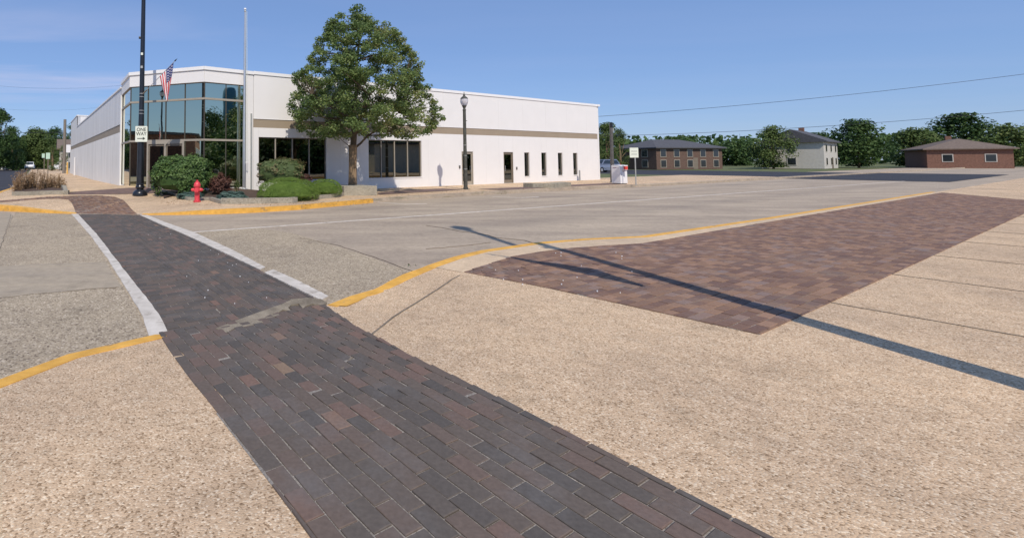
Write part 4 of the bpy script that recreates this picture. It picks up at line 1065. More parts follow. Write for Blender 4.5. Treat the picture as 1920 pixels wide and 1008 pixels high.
# ============================================================ STREET FURNITURE
def hydrant():
    b = GF(369.5, 378.5); th = thing('fire_hydrant', b, 'red fire hydrant standing on the pavement behind the yellow kerb', 'fire hydrant')
    mb = MB(); mb.lathe([(.135, 0), (.135, .035), (.10, .045), (.092, .09), (.092, .40), (.10, .43), (.118, .45), (.118, .49), (.095, .50), (.095, .545), (.125, .555), (.125, .585)], 24)
    mb.obj('barrel', M['red'], th, smooth=True)
    mb = MB(); mb.lathe([(.125, .586), (.122, .62), (.108, .67), (.078, .715), (.045, .735), (.045, .75)], 24); mb.obj('bonnet', M['red'], th, smooth=True)
    mb = MB(); mb.lathe([(.032, .751), (.032, .79), (.022, .797)], 5); mb.obj('operating_nut', M['red'], th)
    for s, r in ((-1, .052), (1, .052)):
        mb = MB(); mb.tube([(s * .08, 0, .44), (s * .165, 0, .44)], [r + .012, r + .012], 14); mb.tube([(s * .166, 0, .44), (s * .20, 0, .44)], [r, r], 14); mb.tube([(s * .2005, 0, .44), (s * .225, 0, .44)], [.02, .02], 5)
        mb.obj('hose_nozzle', M['red'], th, smooth=True)
    mb = MB(); mb.tube([(.01, -.08, .42), (.02, -.17, .42)], [.082, .082], 16); mb.tube([(.02, -.171, .42), (.023, -.205, .42)], [.072, .066], 16); mb.tube([(.023, -.2055, .42), (.025, -.23, .42)], [.022, .022], 5)
    mb.obj('pumper_nozzle', M['red'], th, smooth=True)
    mb = MB()
    for k_ in range(8):
        a = k_ * math.pi / 4; mb.lathe([(.012, .586), (.012, .605)], 6, (math.cos(a) * .112, math.sin(a) * .112, 0)); mb.lathe([(.012, .036), (.012, .055)], 6, (math.cos(a) * .118, math.sin(a) * .118, 0))
    mb.obj('flange_bolts', M['hydrantdark'], th)
hydrant()

def acorn(parent, z, s, mat, lean=(0, 0)):
    """post-top lamp: fitter, acorn globe, roof and finial"""
    def L(prof, name, m_, sm=True):
        mb = MB(); mb.lathe([(r * s, z + q * s) for r, q in prof], 24, lean=lean, c0=(lean[0] * (z + prof[0][1] * s), lean[1] * (z + prof[0][1] * s), 0)); return mb.obj(name, m_, parent, smooth=sm)
    L([(.10, 0), (.075, .02), (.06, .06), (.085, .14), (.12, .20), (.13, .215)], 'lamp_fitter', mat)
    L([(.105, .217), (.155, .27), (.19, .36), (.205, .45), (.20, .53), (.185, .575)], 'lamp_globe', M['globe'])
    L([(.195, .577), (.20, .60), (.155, .66), (.09, .71), (.06, .74), (.055, .80), (.025, .83), (.018, .86), (.03, .885), (.012, .92), (.004, .97)], 'lamp_roof', mat)
def street_lamp():
    b = GF(873.2, 355); z1 = D(871, 206, b.y).z - b.z; lean = (D(870.6, 206, b.y).x - b.x) / z1
    th = thing('street_lamp', b, 'weathered green street lamp with acorn globe standing before the white wall door', 'street lamp')
    mb = MB(); mb.box((0, 0, .012), (.19, 0, 0), (0, .19, 0), (0, 0, .012)); mb.obj('base_plate', M['greenblack'], th)
    mb = MB(); mb.lathe([(.125, .025), (.125, .10), (.105, .12), (.10, .7), (.088, z1 * .6), (.08, z1 - .04), (.095, z1 - .035), (.095, z1)], 12, lean=(lean, 0)); mb.obj('shaft', M['greenblack'], th, smooth=True)
    mb = MB()
    for z, r in ((z1 * .42, .098), (z1 * .55, .096), (z1 * .25, .1)): mb.lathe([(r, z), (r, z + .03)], 12, c0=(lean * z, 0, 0))
    mb.obj('strap', M['galv'], th, smooth=True)
    mb = MB()
    for z in (z1 * .40, z1 * .86): mb.tube([(lean * z + .08, 0, z), (lean * z + .13, -.02, z)], [.018, .018], 6)
    mb.obj('banner_bracket', M['greenblack'], th)
    hz = (D(870.6, 172, b.y).z - b.z - z1) / .97
    acorn(th, z1, hz, M['greenblack'], (lean, 0))
street_lamp()

def refl(px, py, a, b, dist):
    """point met by the sight line through the pixel after mirroring in the facade a-b"""
    t = (b - a).normalized(); n = Vector((-t.y, t.x, 0)); d = ray(px, py)
    s, z = on_plane(px, py, a, t); q = a + t * s; r = d - n * 2 * d.dot(n); r = r / math.hypot(r.x, r.y)
    return Vector((q.x + r.x * dist, q.y + r.y * dist, z + r.z * dist))
def tall_pole(x, y, z, H, label, group, lean=(0, 0), bracket=4.0):
    th = thing('tall_lamp_pole', (x, y, z), label, 'lamp post', group)
    mb = MB(); mb.lathe([(.30, 0), (.30, .05), (.285, .06), (.28, .12), (.25, .17), (.19, .22), (.145, .25), (.14, .27), (.17, .30), (.185, .345), (.17, .39), (.145, .42), (.14, .44), (.165, .455), (.165, .475), (.15, .49)], 28)
    mb.obj('base', M['black'], th, smooth=True)
    mb = MB(); mb.lathe([(.148, .49), (.142, 1.0), (.125, 2.2), (.10, 4.0), (.09, 6.5), (.075, H)], 20, lean=lean); mb.obj('shaft', M['black'], th, smooth=True)
    for zz in (bracket - .05, bracket - .75):
        mb = MB(); r = .107 if zz > 3.5 else .112
        for q in (-.09, .04): mb.lathe([(r, zz + q), (r, zz + q + .022)], 20, c0=(lean[0] * (zz - .49), lean[1] * (zz - .49), 0))
        mb.obj('steel_band', M['galv'], th, smooth=True)
    for zz in (bracket + 1.65, bracket + 1.1):
        mb = MB(); mb.box((lean[0] * zz + .01, -.102, zz), (.045, 0, 0), (0, .006, 0), (0, 0, .05)); mb.obj('sticker', M['signwhite' if zz > bracket + 1.3 else 'galv'], th)
    mb = MB(); zz = bracket + 1.95 + .4; mb.tube([(lean[0] * zz - .08, 0, zz), (lean[0] * zz - .16, -.02, zz)], [.05, .06], 8); mb.obj('photo_cell', M['black'], th, smooth=True)
    acorn(th, H, 1.1, M['black'], lean=lean)
    return th
pb = GF(262.5, 366.5)
top_ = D(269.3, 0, pb.y); lean = (top_.x - pb.x) / (top_.z - pb.z)
pole_bracket = D(267, 176, pb.y).z - pb.z
tall_pole(pb.x, pb.y, pb.z, 9.5, 'tall black lamp pole with ball base carrying the one way sign and flag', None, (lean, 0), pole_bracket)
nb = Vector((4.75, 2.4)); tall_pole(nb.x, nb.y, zn(*nb), 9.6, 'tall black lamp pole on the near corner beside the camera', None, (0, 0), 4.0)
tp = refl(303, 167, V2, V1, 28); tall_pole(tp.x, tp.y, 0, tp.z - 1.0, 'tall black lamp pole across the side street, seen mirrored in the glass', None)

def textmesh(s, size, name, mat, parent, loc, rot, ext=.0015, align='CENTER', sx=1.0):
    cu = bpy.data.curves.new(name, 'FONT'); cu.body = s; cu.size = size; cu.extrude = ext; cu.align_x = align; cu.align_y = 'CENTER'; cu.offset = size * .012
    tmp = bpy.data.objects.new(name, cu); C.objects.link(tmp); dg = bpy.context.evaluated_depsgraph_get(); dg.update()
    me = bpy.data.meshes.new_from_object(tmp.evaluated_get(dg)); bpy.data.objects.remove(tmp)
    me.transform(Matrix.Scale(sx, 4, (1, 0, 0))); me.materials.clear(); me.materials.append(mat)
    o_ = link(bpy.data.objects.new(name, me), parent); o_.location = loc; o_.rotation_euler = rot; return o_
def one_way():
    Y = pb.y - .16; a = D(253.5, 266, Y); b = D(276.5, 236.5, Y); w = b.x - a.x; h = b.z - a.z
    th = thing('one_way_sign', ((a.x + b.x) / 2, Y, (a.z + b.z) / 2), 'white ONE WAY sign with right arrow strapped to the tall black pole', 'sign')
    mb = MB(); r = .03; x, z = w / 2, h / 2; pl = []
    for cx, cz, a0 in ((x - r, z - r, 0), (-x + r, z - r, 90), (-x + r, -z + r, 180), (x - r, -z + r, 270)):
        for k_ in range(5): t = math.radians(a0 + k_ * 22.5); pl.append((cx + r * math.cos(t), cz + r * math.sin(t)))
    n = len(pl); mb.v = [(p[0], .002, p[1]) for p in pl] + [(p[0], -.002, p[1]) for p in pl]
    mb.face(tuple(range(n))[::-1]); mb.face(tuple(range(n, 2 * n)))
    mb.f[0] = tuple(range(n)); mb.f[1] = tuple(range(2 * n - 1, n - 1, -1))
    for i in range(n): mb.face((i, n + i, n + (i + 1) % n, (i + 1) % n))
    mb.obj('plate', M['signwhite'], th)
    # thin dark border line
    R = (math.pi / 2, 0, 0)
    textmesh('ONE', h * .31, 'lettering', M['signblack'], th, (0, -.0045, h * .27), R, sx=.92)
    textmesh('WAY', h * .31, 'lettering', M['signblack'], th, (0, -.0045, 0.0), R, sx=.92)
    mb = MB(); zz = -h * .29; s = h * .028
    P = [(-w * .34, zz - s), (w * .16, zz - s), (w * .10, zz - h * .085), (w * .17, zz - h * .085), (w * .34, zz), (w * .17, zz + h * .085), (w * .10, zz + h * .085), (w * .16, zz + s), (-w * .34, zz + s)]
    k_ = len(P); mb.v = [(p[0], -.0035, p[1]) for p in P]; mb.face(tuple(range(k_))); mb.obj('arrow', M['signblack'], th)
    mb = MB(); mb.box((0, .012, z * .7), (.1, 0, 0), (0, .009, 0), (0, 0, .02)); mb.box((0, .012, -z * .7), (.1, 0, 0), (0, .009, 0), (0, 0, .02)); mb.obj('mounting_strap', M['galv'], th)
one_way()

def flag(label, base, tip, hoist0, hoist1, fly, folds=1.0, seed=1):
    """base/tip: ends of the staff; hoist0 (at the tip) and hoist1 along it; fly: where the loose end hangs"""
    th = thing('american_flag', base, label, 'flag'); o_ = Vector(base)
    mb = MB(); mb.tube([Vector((0, 0, 0)), Vector(tip) - o_], [.014, .012], 8); mb.obj('staff', M['steel'], th, smooth=True)
    d = (Vector(tip) - o_).normalized()
    mb = MB(); e = Vector(tip) - o_; mb.tube([e, e + d * .03, e + d * .10, e + d * .16], [.018, .028, .016, .003], 8); mb.obj('finial', M['black'], th, smooth=True)
    mb = MB(); mb.tube([Vector((0, 0, 0)) - d * .12, d * .22], [.026, .026], 10); mb.obj('bracket', M['bronze'], th, smooth=True)
    h0, h1, fl = Vector(hoist0) - o_, Vector(hoist1) - o_, Vector(fly) - o_
    NU, NV = 26, 40; mb = MB(); mats = [M['flag_red'], M['flag_white'], M['flag_blue']]
    dn = Vector((0, -1, 0)); hl = (h1 - h0).length
    for i in range(NU + 1):
        u = i / NU; top = h0.lerp(h1, u)
        for j_ in range(NV + 1):
            v = j_ / NV
            fx = fl + (h1 - h0) * (u - .5) * (.42 - .30 * v) + Vector((0, 0, .12 * (abs(u - .5) * 2)))
            p = top.lerp(fx, v ** .92)
            amp = .055 * folds * min(1, v * 3)
            p = p + dn * (math.sin(u * math.pi * 5.0 + v * 1.5 + seed) * amp) + Vector((math.cos(u * math.pi * 5 + v * 2) * amp * .35, 0, 0))
            mb.v.append(tuple(p))
    for i in range(NU):
        for j_ in range(NV):
            stripe = int(i / 2); m_ = 0 if stripe % 2 == 0 else 1
            if stripe < 7 and j_ < NV * .4:
                m_ = 2
                if i % 2 == 1 and j_ % 3 == (1 if (i // 2) % 2 else 2) and i < 13: m_ = 1
            a = i * (NV + 1) + j_; mb.face((a, a + 1, a + NV + 2, a + NV + 1), m_)
    cl = mb.mesh('cloth', mats, True); c_ = link(bpy.data.objects.new('cloth', cl), th)
    md = c_.modifiers.new('thick', 'SOLIDIFY'); md.thickness = .003
    return th
Yf = pb.y - .05
base = D(268.5, 176, Yf); base.z = pb.z + pole_bracket
flag('american flag on an angled staff hanging limp from the tall black pole', base, D(327.5, 115, Yf - .3), D(325.5, 118, Yf - .3), D(300, 144, Yf - .2), D(313.5, 191, Yf - .25), seed=1)
# the pole beside the camera carries one too; only its shadow reaches the picture
nbz = zn(*nb) + 4.05; tipn = Vector((3.41, 2.74, 5.45)); bn_ = Vector((nb.x - .1, nb.y, nbz))
flag('american flag on an angled staff on the near corner pole beside the camera', bn_, tipn, bn_.lerp(tipn, .97), bn_.lerp(tipn, .30), bn_.lerp(tipn, .42) + Vector((.05, .0, -1.15)), seed=3)

fb = Vector((tp.x, tp.y, 4.0)); ft_ = fb + Vector((1.0, .9, 1.3))
flag('american flag on the pole across the side street, seen mirrored in the glass', fb, ft_, fb.lerp(ft_, .97), fb.lerp(ft_, .5), fb.lerp(ft_, .7) - Vector((0, 0, 1.2)), seed=5)
def flagpole():
    Y = 21.85; b = D(457.5, 357.5, Y); t = D(459.7, 18, Y); H = t.z - b.z; lean = ((t.x - b.x) / H, 0); z0 = zf(b.x, b.y)
    th = thing('flagpole', (b.x, b.y, z0), 'tall bare silver flagpole with ball top before the glass corner', 'flagpole'); H = t.z - z0
    mb = MB(); mb.lathe([(.16, .03), (.16, .06), (.10, .085), (.085, .10)], 20); mb.obj('base_collar', M['steel'], th, smooth=True)
    mb = MB(); mb.lathe([(.078, .1), (.076, H * .3), (.062, H * .7), (.045, H - .12)], 18, lean=lean); mb.obj('shaft', M['steel'], th, smooth=True)
    x = lean[0] * H; mb = MB(); mb.lathe([(.05, H - .12), (.06, H - .10), (.045, H - .06), (.02, H - .05)], 14, c0=(x, 0, 0)); mb.obj('truck', M['galv'], th, smooth=True)
    mb = MB(); mb.lathe([(.01, H - .05)] + [(.062 * math.sin(a), H + .01 - .062 * math.cos(a)) for a in np.linspace(.2, 2.95, 9)], 16, c0=(x, 0, 0)); mb.obj('ball', M['chrome'], th, smooth=True)
    mb = MB(); mb.tube([(x + .09, -.02, H - .1), (.16, -.02, 1.2)], [.006, .006], 5); mb.tube([(x + .05, -.02, H - .1), (.09, -.02, 1.2)], [.006, .006], 5); mb.obj('halyard', M['signwhite'], th)
    mb = MB(); mb.tube([(.07, -.03, 1.25), (.17, -.03, 1.25)], [.015, .015], 6); mb.obj('cleat', M['steel'], th)
flagpole()

def right_pole():
    b = GF(1149, 342.3); t = D(1145.6, 230, b.y); H = t.z - b.z; lean = (t.x - b.x) / H
    th = thing('grey_post', b, 'plain grey lamp post without lantern next to the white drop box', 'post')
    mb = MB(); mb.lathe([(.20, 0), (.20, .03), (.14, .05), (.135, .65), (.115, .70), (.105, 1.5), (.098, H - .35)], 14, lean=(lean, 0)); mb.obj('shaft', M['greypole'], th, smooth=True)
    mb = MB(); mb.lathe([(.098, H - .35), (.10, H - .3), (.10, H), (.03, H + .03)], 14, c0=(lean * (H - .35), 0, 0)); mb.obj('cap', M['black'], th, smooth=True)
    mb = MB(); mb.box((lean * (H - .45) + .09, -.03, H - .5), (.04, 0, 0), (0, .04, 0), (0, 0, .12)); mb.obj('junction_box', M['galv'], th)
right_pole()

def drop_box():
    b = GF(1162, 345); th = thing('drop_box', b, 'white parcel drop box with red panel and hooded chute beside the grey post', 'drop box', rz=math.radians(22))
    w, d, h = .62, .58, 1.16
    # front face looks to the local -y/+x side; side face to the left
    mb = MB(); mb.box((0, 0, .03), (w / 2 - .03, 0, 0), (0, d / 2 - .03, 0), (0, 0, .03)); mb.obj('foot', M['greypole'], th)
    mb = MB(); pr = [(-d / 2, .06), (d / 2, .06), (d / 2, h), (d / 2 - .08, h + .03), (-d / 2 + .18, h + .03), (-d / 2 + .02, h - .02)]
    n = len(pr); mb.v = [(-w / 2, y, z) for y, z in pr] + [(w / 2, y, z) for y, z in pr]
    mb.face(tuple(range(n))[::-1]); mb.face(tuple(range(n, 2 * n)))
    for i in range(n): mb.face((i, (i + 1) % n, n + (i + 1) % n, n + i))
    mb.obj('cabinet', M['boxwhite'], th)
    mb = MB(); mb.box((w / 2 + .05, -.02, h - .12), (.05, 0, 0), (0, .24, 0), (0, 0, .14)); mb.obj('chute_hood', M['boxwhite'], th)
    mb = MB(); mb.box((.08, -d / 2 - .03, h - .14), (w / 2 - .10, 0, 0), (0, .028, 0), (0, 0, .135)); mb.obj('chute_door', M['boxwhite'], th)
    mb = MB(); mb.box((.09, -d / 2 - .061, h - .15), (.19, 0, 0), (0, .002, 0), (0, 0, .105)); mb.obj('red_panel', M['boxred'], th)
    mb = MB()
    for x, z, a, q in ((-.14, h - .36, .05, .018), (-.05, h - .36, .035, .014), (.03, h - .35, .02, .02)): mb.box((x + .08, -d / 2 - .003, z), (a, 0, 0), (0, .002, 0), (0, 0, q))
    mb.obj('front_print', M['purple'], th)
    mb = MB()
    for y, z, a, q in ((.14, h - .15, .06, .014), (.03, h - .14, .045, .02), (-.08, h - .15, .03, .012)): mb.box((-w / 2 - .003, y, z), (.002, 0, 0), (0, a, 0), (0, 0, q))
    mb.obj('side_print', M['purple'], th)
    mb = MB(); mb.box((0.02, -d / 2 - .002, .42), (w / 2 - .08, 0, 0), (0, .003, 0), (0, 0, .30)); mb.obj('access_door', M['boxwhite'], th)
drop_box()

def signpost(name, px, pyb, pyt, sx0, sx1, sy0, sy1, label, plate, cat='sign', Y=None, lines=None, mat='galv', rz=0.0, f=None):
    b = GF(px, pyb, f) if Y is None else D(px, pyb, Y)
    Y = b.y; t = D(px, pyt, Y); th = thing(name, b, label, cat, rz=rz)
    mb = MB(); H = t.z - b.z; mb.box((0, .02, H / 2), (.028, 0, 0), (0, .015, 0), (0, 0, H / 2)); mb.obj('post', M[mat], th)
    a, c = D(sx0, sy1, Y), D(sx1, sy0, Y); mb = MB(); cx, cz = (a.x + c.x) / 2 - b.x, (a.z + c.z) / 2 - b.z
    mb.box((cx, -.002, cz), ((c.x - a.x) / 2, 0, 0), (0, .003, 0), (0, 0, (c.z - a.z) / 2)); mb.obj('plate', M[plate], th)
    if lines:
        h = c.z - a.z
        mb = MB()
        r = random.Random(3)
        for q in lines:
            for k_ in range(6):
                mb.box((cx + (k_ - 2.5) * (c.x - a.x) * .11, -.0065, cz + q * h), ((c.x - a.x) * .038, 0, 0), (0, .001, 0), (0, 0, h * .055))
        mb.obj('faded_lettering', M['signgrey'], th)
    return th
signpost('road_sign', 1193, 347, 277, 1181, 1196.5, 277, 295.5, 'faded white two-line road sign on a thin post at the right of the drop box', 'signwhite', lines=(.14, -.16))
signpost('parking_sign', 82, 330, 288, 78.5, 84, 288, 296, 'small pale green sign on its post, left of two behind the corner planter', 'signgreen', Y=44, mat='bronze')
signpost('parking_sign', 89, 340, 286, 86, 94, 286.5, 298, 'larger pale green sign on its post, right of two behind the corner planter', 'signgreen', Y=34, mat='bronze')
signpost('panel_sign', 128, 322, 270, 124, 132.5, 271.5, 286, 'white rectangular sign board next to the wooden utility pole', 'boxwhite', Y=66)
def bollard(px, pyb, pyt, Y, r, mat, label, cap=None):
    b = D(px, pyb, Y); H = D(px, pyt, Y).z - b.z; th = thing('bollard', b, label, 'bollard')
    mb = MB(); mb.lathe([(r, -.1), (r, H - r * .7)], 14); mb.obj('post', mat, th, smooth=True)
    mb = MB(); mb.lathe([(r, H - r * .7), (r * .8, H - r * .25), (r * .3, H)], 14); mb.obj('cap', cap or mat, th, smooth=True)
bollard(126, 324.5, 303, 57, .085, M['yellow_post'], 'yellow bollard next to the utility pole at the far end of the building', M['boxwhite'])
bollard(139.7, 327.5, 295, 51, .07, M['white'], 'tall white bollard against the side wall near its far end')
def utility_pole(x, y, H, label, r=.16):
    th = thing('utility_pole', (x, y, 0), label, 'utility pole')
    mb = MB(); mb.lathe([(r, -.2), (r * .8, H)], 12); mb.obj('pole', M['wood_pole'], th, smooth=True)
    return th
u = D(119.8, 325, 62); utility_pole(u.x, u.y, D(120, 224, 62).z, 'weathered wooden utility pole beyond the end of the side wall', .21)
def wire(pts, label, r=.018, sag=.6):
    a, b = Vector(pts[0]), Vector(pts[1]); mb = MB(); q = [a.lerp(b, i / 16) - Vector((0, 0, 4 * sag * (i / 16) * (1 - i / 16))) for i in range(17)]
    c = q[0].copy(); mb.tube([p - c for p in q], r, 5); o_ = mb.obj('overhead_wire', M['black']); o_.location = c; tag(o_, label, 'wire')
wire((D(-60, 155, 60), D(230, 160, 66)), 'upper overhead wire crossing the sky left of the building', .009)
wire((D(-60, 198, 62), D(200, 200, 68)), 'middle overhead wire crossing the sky left of the building', .007)
wire((D(-60, 243, 60), D(121, 248, 62)), 'lowest overhead wire running to the wooden utility pole', .03, .2)
wire((D(1000, 226, 60), D(1990, 130, 52)), 'upper overhead wire behind the right end of the building', .022)
wire((D(1080, 256, 60), D(1990, 200, 52)), 'lower overhead wire behind the right end of the building', .022)

# small stuff on the ground
def specks():
    r = random.Random(9); mb = MB()
    def sp(px, py, f, base, s):
        p = GF(px, py, f) if f else G(px, py, base)
        mb.prism([(p.x + math.cos(a) * s * r.uniform(.7, 1.2), p.y + math.sin(a) * s * r.uniform(.7, 1.2)) for a in (0, 1.2, 2.4, 3.7, 5)], p.z + .01, p.z + .022)
    for p in [(929, 508), (944, 526), (972, 509), (980, 526), (1042, 476), (1052, 475), (1052, 481), (1082, 522), (1056, 528), (1053, 535), (1166, 487), (1166, 482), (1155, 475), (1163, 551), (980, 535), (1011, 466), (1185, 511), (1120, 548), (1090, 500)]:
        sp(p[0], p[1], zn, 0, r.uniform(.004, .010))
    for k_ in range(40): sp(r.uniform(150, 560), r.uniform(420, 580), None, .010, r.uniform(.004, .009)) if False else None
    for p in [(430, 508), (427, 494), (443, 497), (440, 571), (390, 546), (436, 499), (320, 440), (300, 447), (278, 441), (450, 520), (466, 531), (384, 560), (350, 520), (410, 478), (395, 470), (372, 490), (500, 560), (560, 590)]:
        sp(p[0], p[1], None, .008, r.uniform(.003, .007))
    tag(mb.obj('litter_specks', M['boxwhite']), 'tiny white flecks of litter and gum scattered over the bricks', kind='stuff')
specks()
def weeds():
    rng = np.random.default_rng(3); cen = []; 
    for px, py, f, w, h, n in [(768, 500, lambda x, y: .0, .03, .05, 16), (893, 365, zf, .06, .12, 60), (904, 364, zf, .04, .16, 50), (947, 364, zf, .06, .15, 60), (935, 364, zf, .1, .06, 40), (750, 372, zf, .2, .05, 120), (705, 376, zf, .15, .05, 80), (838, 370, zf, .2, .05, 80), (130, 362, zf, .1, .06, 60)]:
        p = GF(px, py, f)
        for _ in range(n): cen.append((p.x + rng.normal() * w, p.y + rng.normal() * w * .5, p.z + rng.random() * h))
    cen = np.array(cen); o_ = leaves('weeds', cen, unit(rng.normal(size=cen.shape)), rng.uniform(.02, .05, len(cen)), M['leaf_mid'], None, rng, rng.random(len(cen)), .3)
    tag(o_, 'sparse small weeds growing out of kerb joints', kind='stuff')
weeds()
def leaflitter():
    rng = np.random.default_rng(8); cen = []
    for _ in range(900):
        u_, v_ = rng.uniform(3.5, 13), rng.uniform(-5.2, -.3); p = TV(u_, v_)
        if rng.random() < (.9 if v_ < -3.6 or u_ < 7 else .25): cen.append((p[0], p[1], zf(*p) + .018))
    for _ in range(500):
        px, py = rng.uniform(300, 690), rng.uniform(372, 386); p = GF(px, py); cen.append((p.x, p.y, p.z + .02))
    cen = np.array(cen); nn = unit(np.array([0, 0, 1.0]) + rng.normal(size=cen.shape) * .25)
    tag(leaves('fallen_leaves', cen, nn, rng.uniform(.03, .07, len(cen)), M['leaf_dry'], None, rng, rng.random(len(cen)), .7), 'dry fallen leaves scattered under the shade tree', kind='stuff')
leaflitter()

# ============================================================ BACKGROUND
def far_tree(x, y, h, w, seed, label, mat='leaf_far', n=5000, trunk=.16, z=0., name='tree', low=.18, group=None, lsz=None):
    rng = np.random.default_rng(seed); th = thing(name, (x, y, z), label, 'tree', group)
    m_ = 60; cen = []; rad = []
    for i in range(m_):
        a = rng.uniform(0, 6.28); q = rng.random() ** .5; t = rng.random()
        prof = math.sin(math.pi * (t * .86 + .12)) ** .7
        cen.append((math.cos(a) * q * w / 2 * prof * .85, math.sin(a) * q * w / 2 * prof * .85, h * (low + (1 - low) * (t * .93)))); rad.append(rng.uniform(.13, .23) * w)
    cen = np.array(cen); rad = np.array(rad); c, nrm, kk = clumps(cen, rad, n, rng, .75)
    c[:, 2] = np.clip(c[:, 2], h * low * .7, h * 1.02)
    tone = rng.random(m_) * .6 + .2; s = lsz or (w * .045)
    leaves('crown', c, nrm, rng.uniform(s * .6, s * 1.3, n), M[mat], th, rng, tone[kk] + rng.normal(size=n) * .15, .8)
    mb = MB(); mb.tube([(0, 0, -.1), (.05, 0, h * .25), (0, .05, h * .65)], [trunk * 1.2, trunk, trunk * .3], 8)
    for i in range(8): limb(mb, (0, 0, h * rng.uniform(.2, .5)), cen[rng.integers(0, m_)], trunk * .35, .03, rng, 3)
    mb.obj('trunk', M['bark'], th, smooth=True)
    return th
def ft(px, pytop, Y, wpx, seed, label, mat='leaf_far', n=4500, **k_):
    q = D(px, 304, Y); h = D(px, pytop, Y).z; far_tree(q.x, Y, h, wpx * Y / FPX, seed, label, mat, n, **k_)
for i, (px, pt, Y, w, m_, lab) in enumerate([
    (-4, 200, 92, 62, 'leaf_far', 'tallest dark green tree at the left edge of the picture'),
    (-70, 215, 100, 80, 'leaf_far', 'dark tree just outside the left edge of the picture'),
    (22, 236, 112, 44, 'leaf_far', 'dark rounded tree beside the tallest one at the left'),
    (66, 238, 120, 58, 'leaf_far2', 'light green spreading tree behind the white car'),
    (48, 262, 126, 50, 'leaf_far', 'low dark tree behind the distant white car'),
    (103, 236, 128, 44, 'leaf_far', 'dark tree left of the wooden utility pole'),
    (92, 258, 118, 50, 'leaf_far2', 'low yellowish green tree behind the pale green signs'),
    (133, 224, 135, 26, 'leaf_far', 'dark tree top showing above the brown roofed house'),
    (10, 270, 130, 60, 'leaf_far', 'low dark foliage behind the car at the far left')]):
    ft(px, pt, Y, w * 1.15, 30 + i, lab, m_, 8500, low=.04)
for i, (px, pt, Y, w, m_, lab) in enumerate([
    (1138, 230, 74, 50, 'leaf_far2', 'light green tree directly behind the right end of the white building'),
    (1163, 238, 78, 30, 'leaf_far2', 'slim green tree to the right of the grey post'),
    (1120, 262, 90, 60, 'leaf_far', 'dark tree partly hidden behind the white building'),
    (1450, 236, 84, 60, 'leaf_far2', 'light tree left of the pale sided house'),
    (1535, 250, 100, 70, 'leaf_far', 'dark tree behind the pale sided house'),
    (1610, 225, 90, 84, 'leaf_far', 'broad dark tree right of the pale sided house'),
    (1720, 240, 95, 70, 'leaf_far2', 'light spreading tree in the row along the back street'),
    (1800, 215, 100, 90, 'leaf_far', 'tall dark tree in the row along the back street'),
    (1900, 232, 90, 80, 'leaf_far2', 'light tree at the right end of the row'),
    (1380, 262, 125, 70, 'leaf_far', 'dark tree far behind the brick apartment house'),
    (1270, 258, 130, 90, 'leaf_far', 'dark wide tree top rising behind the brick roof'),
    (1990, 215, 100, 100, 'leaf_far', 'dark tree beyond the right edge of the picture')]):
    ft(px, pt, Y, w * 1.15, 60 + i, lab, m_, 6500, low=.06)
hedge = MB()
def treeline():
    rng = np.random.default_rng(77); cen = []
    for _ in range(9000):
        px = rng.choice([rng.uniform(-200, 160), rng.uniform(1100, 2100)]); Y = rng.uniform(150, 175); q = D(px, 304, Y)
        hm = 9.5 + 3 * noise.noise(Vector((q.x * .05, 3, 0))) + 2 * noise.noise(Vector((q.x * .2, 9, 0)))
        cen.append((q.x, Y, rng.uniform(0, 1) ** .8 * hm))
    cen = np.array(cen); tag(leaves('distant_wood', cen, unit(rng.normal(size=cen.shape) + np.array([0, -.6, .5])), rng.uniform(1.0, 2.2, len(cen)), M['leaf_far'], None, rng, rng.random(len(cen)), .9), 'distant wood closing the view along the horizon', kind='stuff')
treeline()

def house(name, cx, cy, w, d, hw, hr, rz, wall, roof, label, nwin=4, hip=True, floors=2, cat='house', chim=True, frame='siding'):
    th = thing(name, (cx, cy, 0), label, cat, rz=rz)
    mb = MB(); mb.box((0, 0, hw / 2), (w / 2, 0, 0), (0, d / 2, 0), (0, 0, hw / 2)); mb.obj('walls', M[wall], th)
    e = .5; x, y = w / 2 + e, d / 2 + e; rx = (w / 2 - d / 2 * .9) if hip else x
    mb = MB(); mb.v = [(-x, -y, hw + .002), (x, -y, hw + .002), (x, y, hw + .002), (-x, y, hw + .002), (-rx, 0, hw + hr), (rx, 0, hw + hr), (-x, -y, hw + .2), (x, -y, hw + .2), (x, y, hw + .2), (-x, y, hw + .2)]
    for f in ((3, 2, 1, 0), (0, 1, 7, 6), (1, 2, 8, 7), (2, 3, 9, 8), (3, 0, 6, 9), (6, 7, 5, 4), (8, 9, 4, 5), (7, 8, 5), (9, 6, 4)): mb.face(f)
    rf = mb.obj('roof', M[roof], th)
    if chim: mb = MB(); mb.box((w * .2, 0, hw + hr * .9), (.35, 0, 0), (0, .35, 0), (0, 0, .8)); mb.obj('chimney', M['brickwall'], rf)
    for sgn, axis, L in ((-1, 0, w), (-1, 1, d)):
        k_ = nwin if axis == 0 else max(1, nwin // 2)
        for fl in range(floors):
            for i in range(k_):
                q = -L / 2 + L * (i + .5) / k_; z = (fl + .55) * hw / floors
                for nm, a, b_, dep, m_ in (('window', .62, .68, .05, frame), ('pane', .52, .58, .065, 'glass_car')):
                    mb = MB()
                    if axis == 0: mb.box((q, sgn * d / 2, z), (a, 0, 0), (0, dep, 0), (0, 0, b_))
                    else: mb.box((sgn * w / 2, q, z), (dep, 0, 0), (0, a, 0), (0, 0, b_))
                    if nm == 'window': wn = mb.obj('window', M[m_], th)
                    else: mb.obj('pane', M[m_], wn)
    mb = MB(); mb.box((w * .08, -d / 2, 1.0), (.5, 0, 0), (0, .06, 0), (0, 0, 1.0)); mb.obj('door', M['bronze'], th)
    return th
aT = math.atan2(T2.y, T2.x)
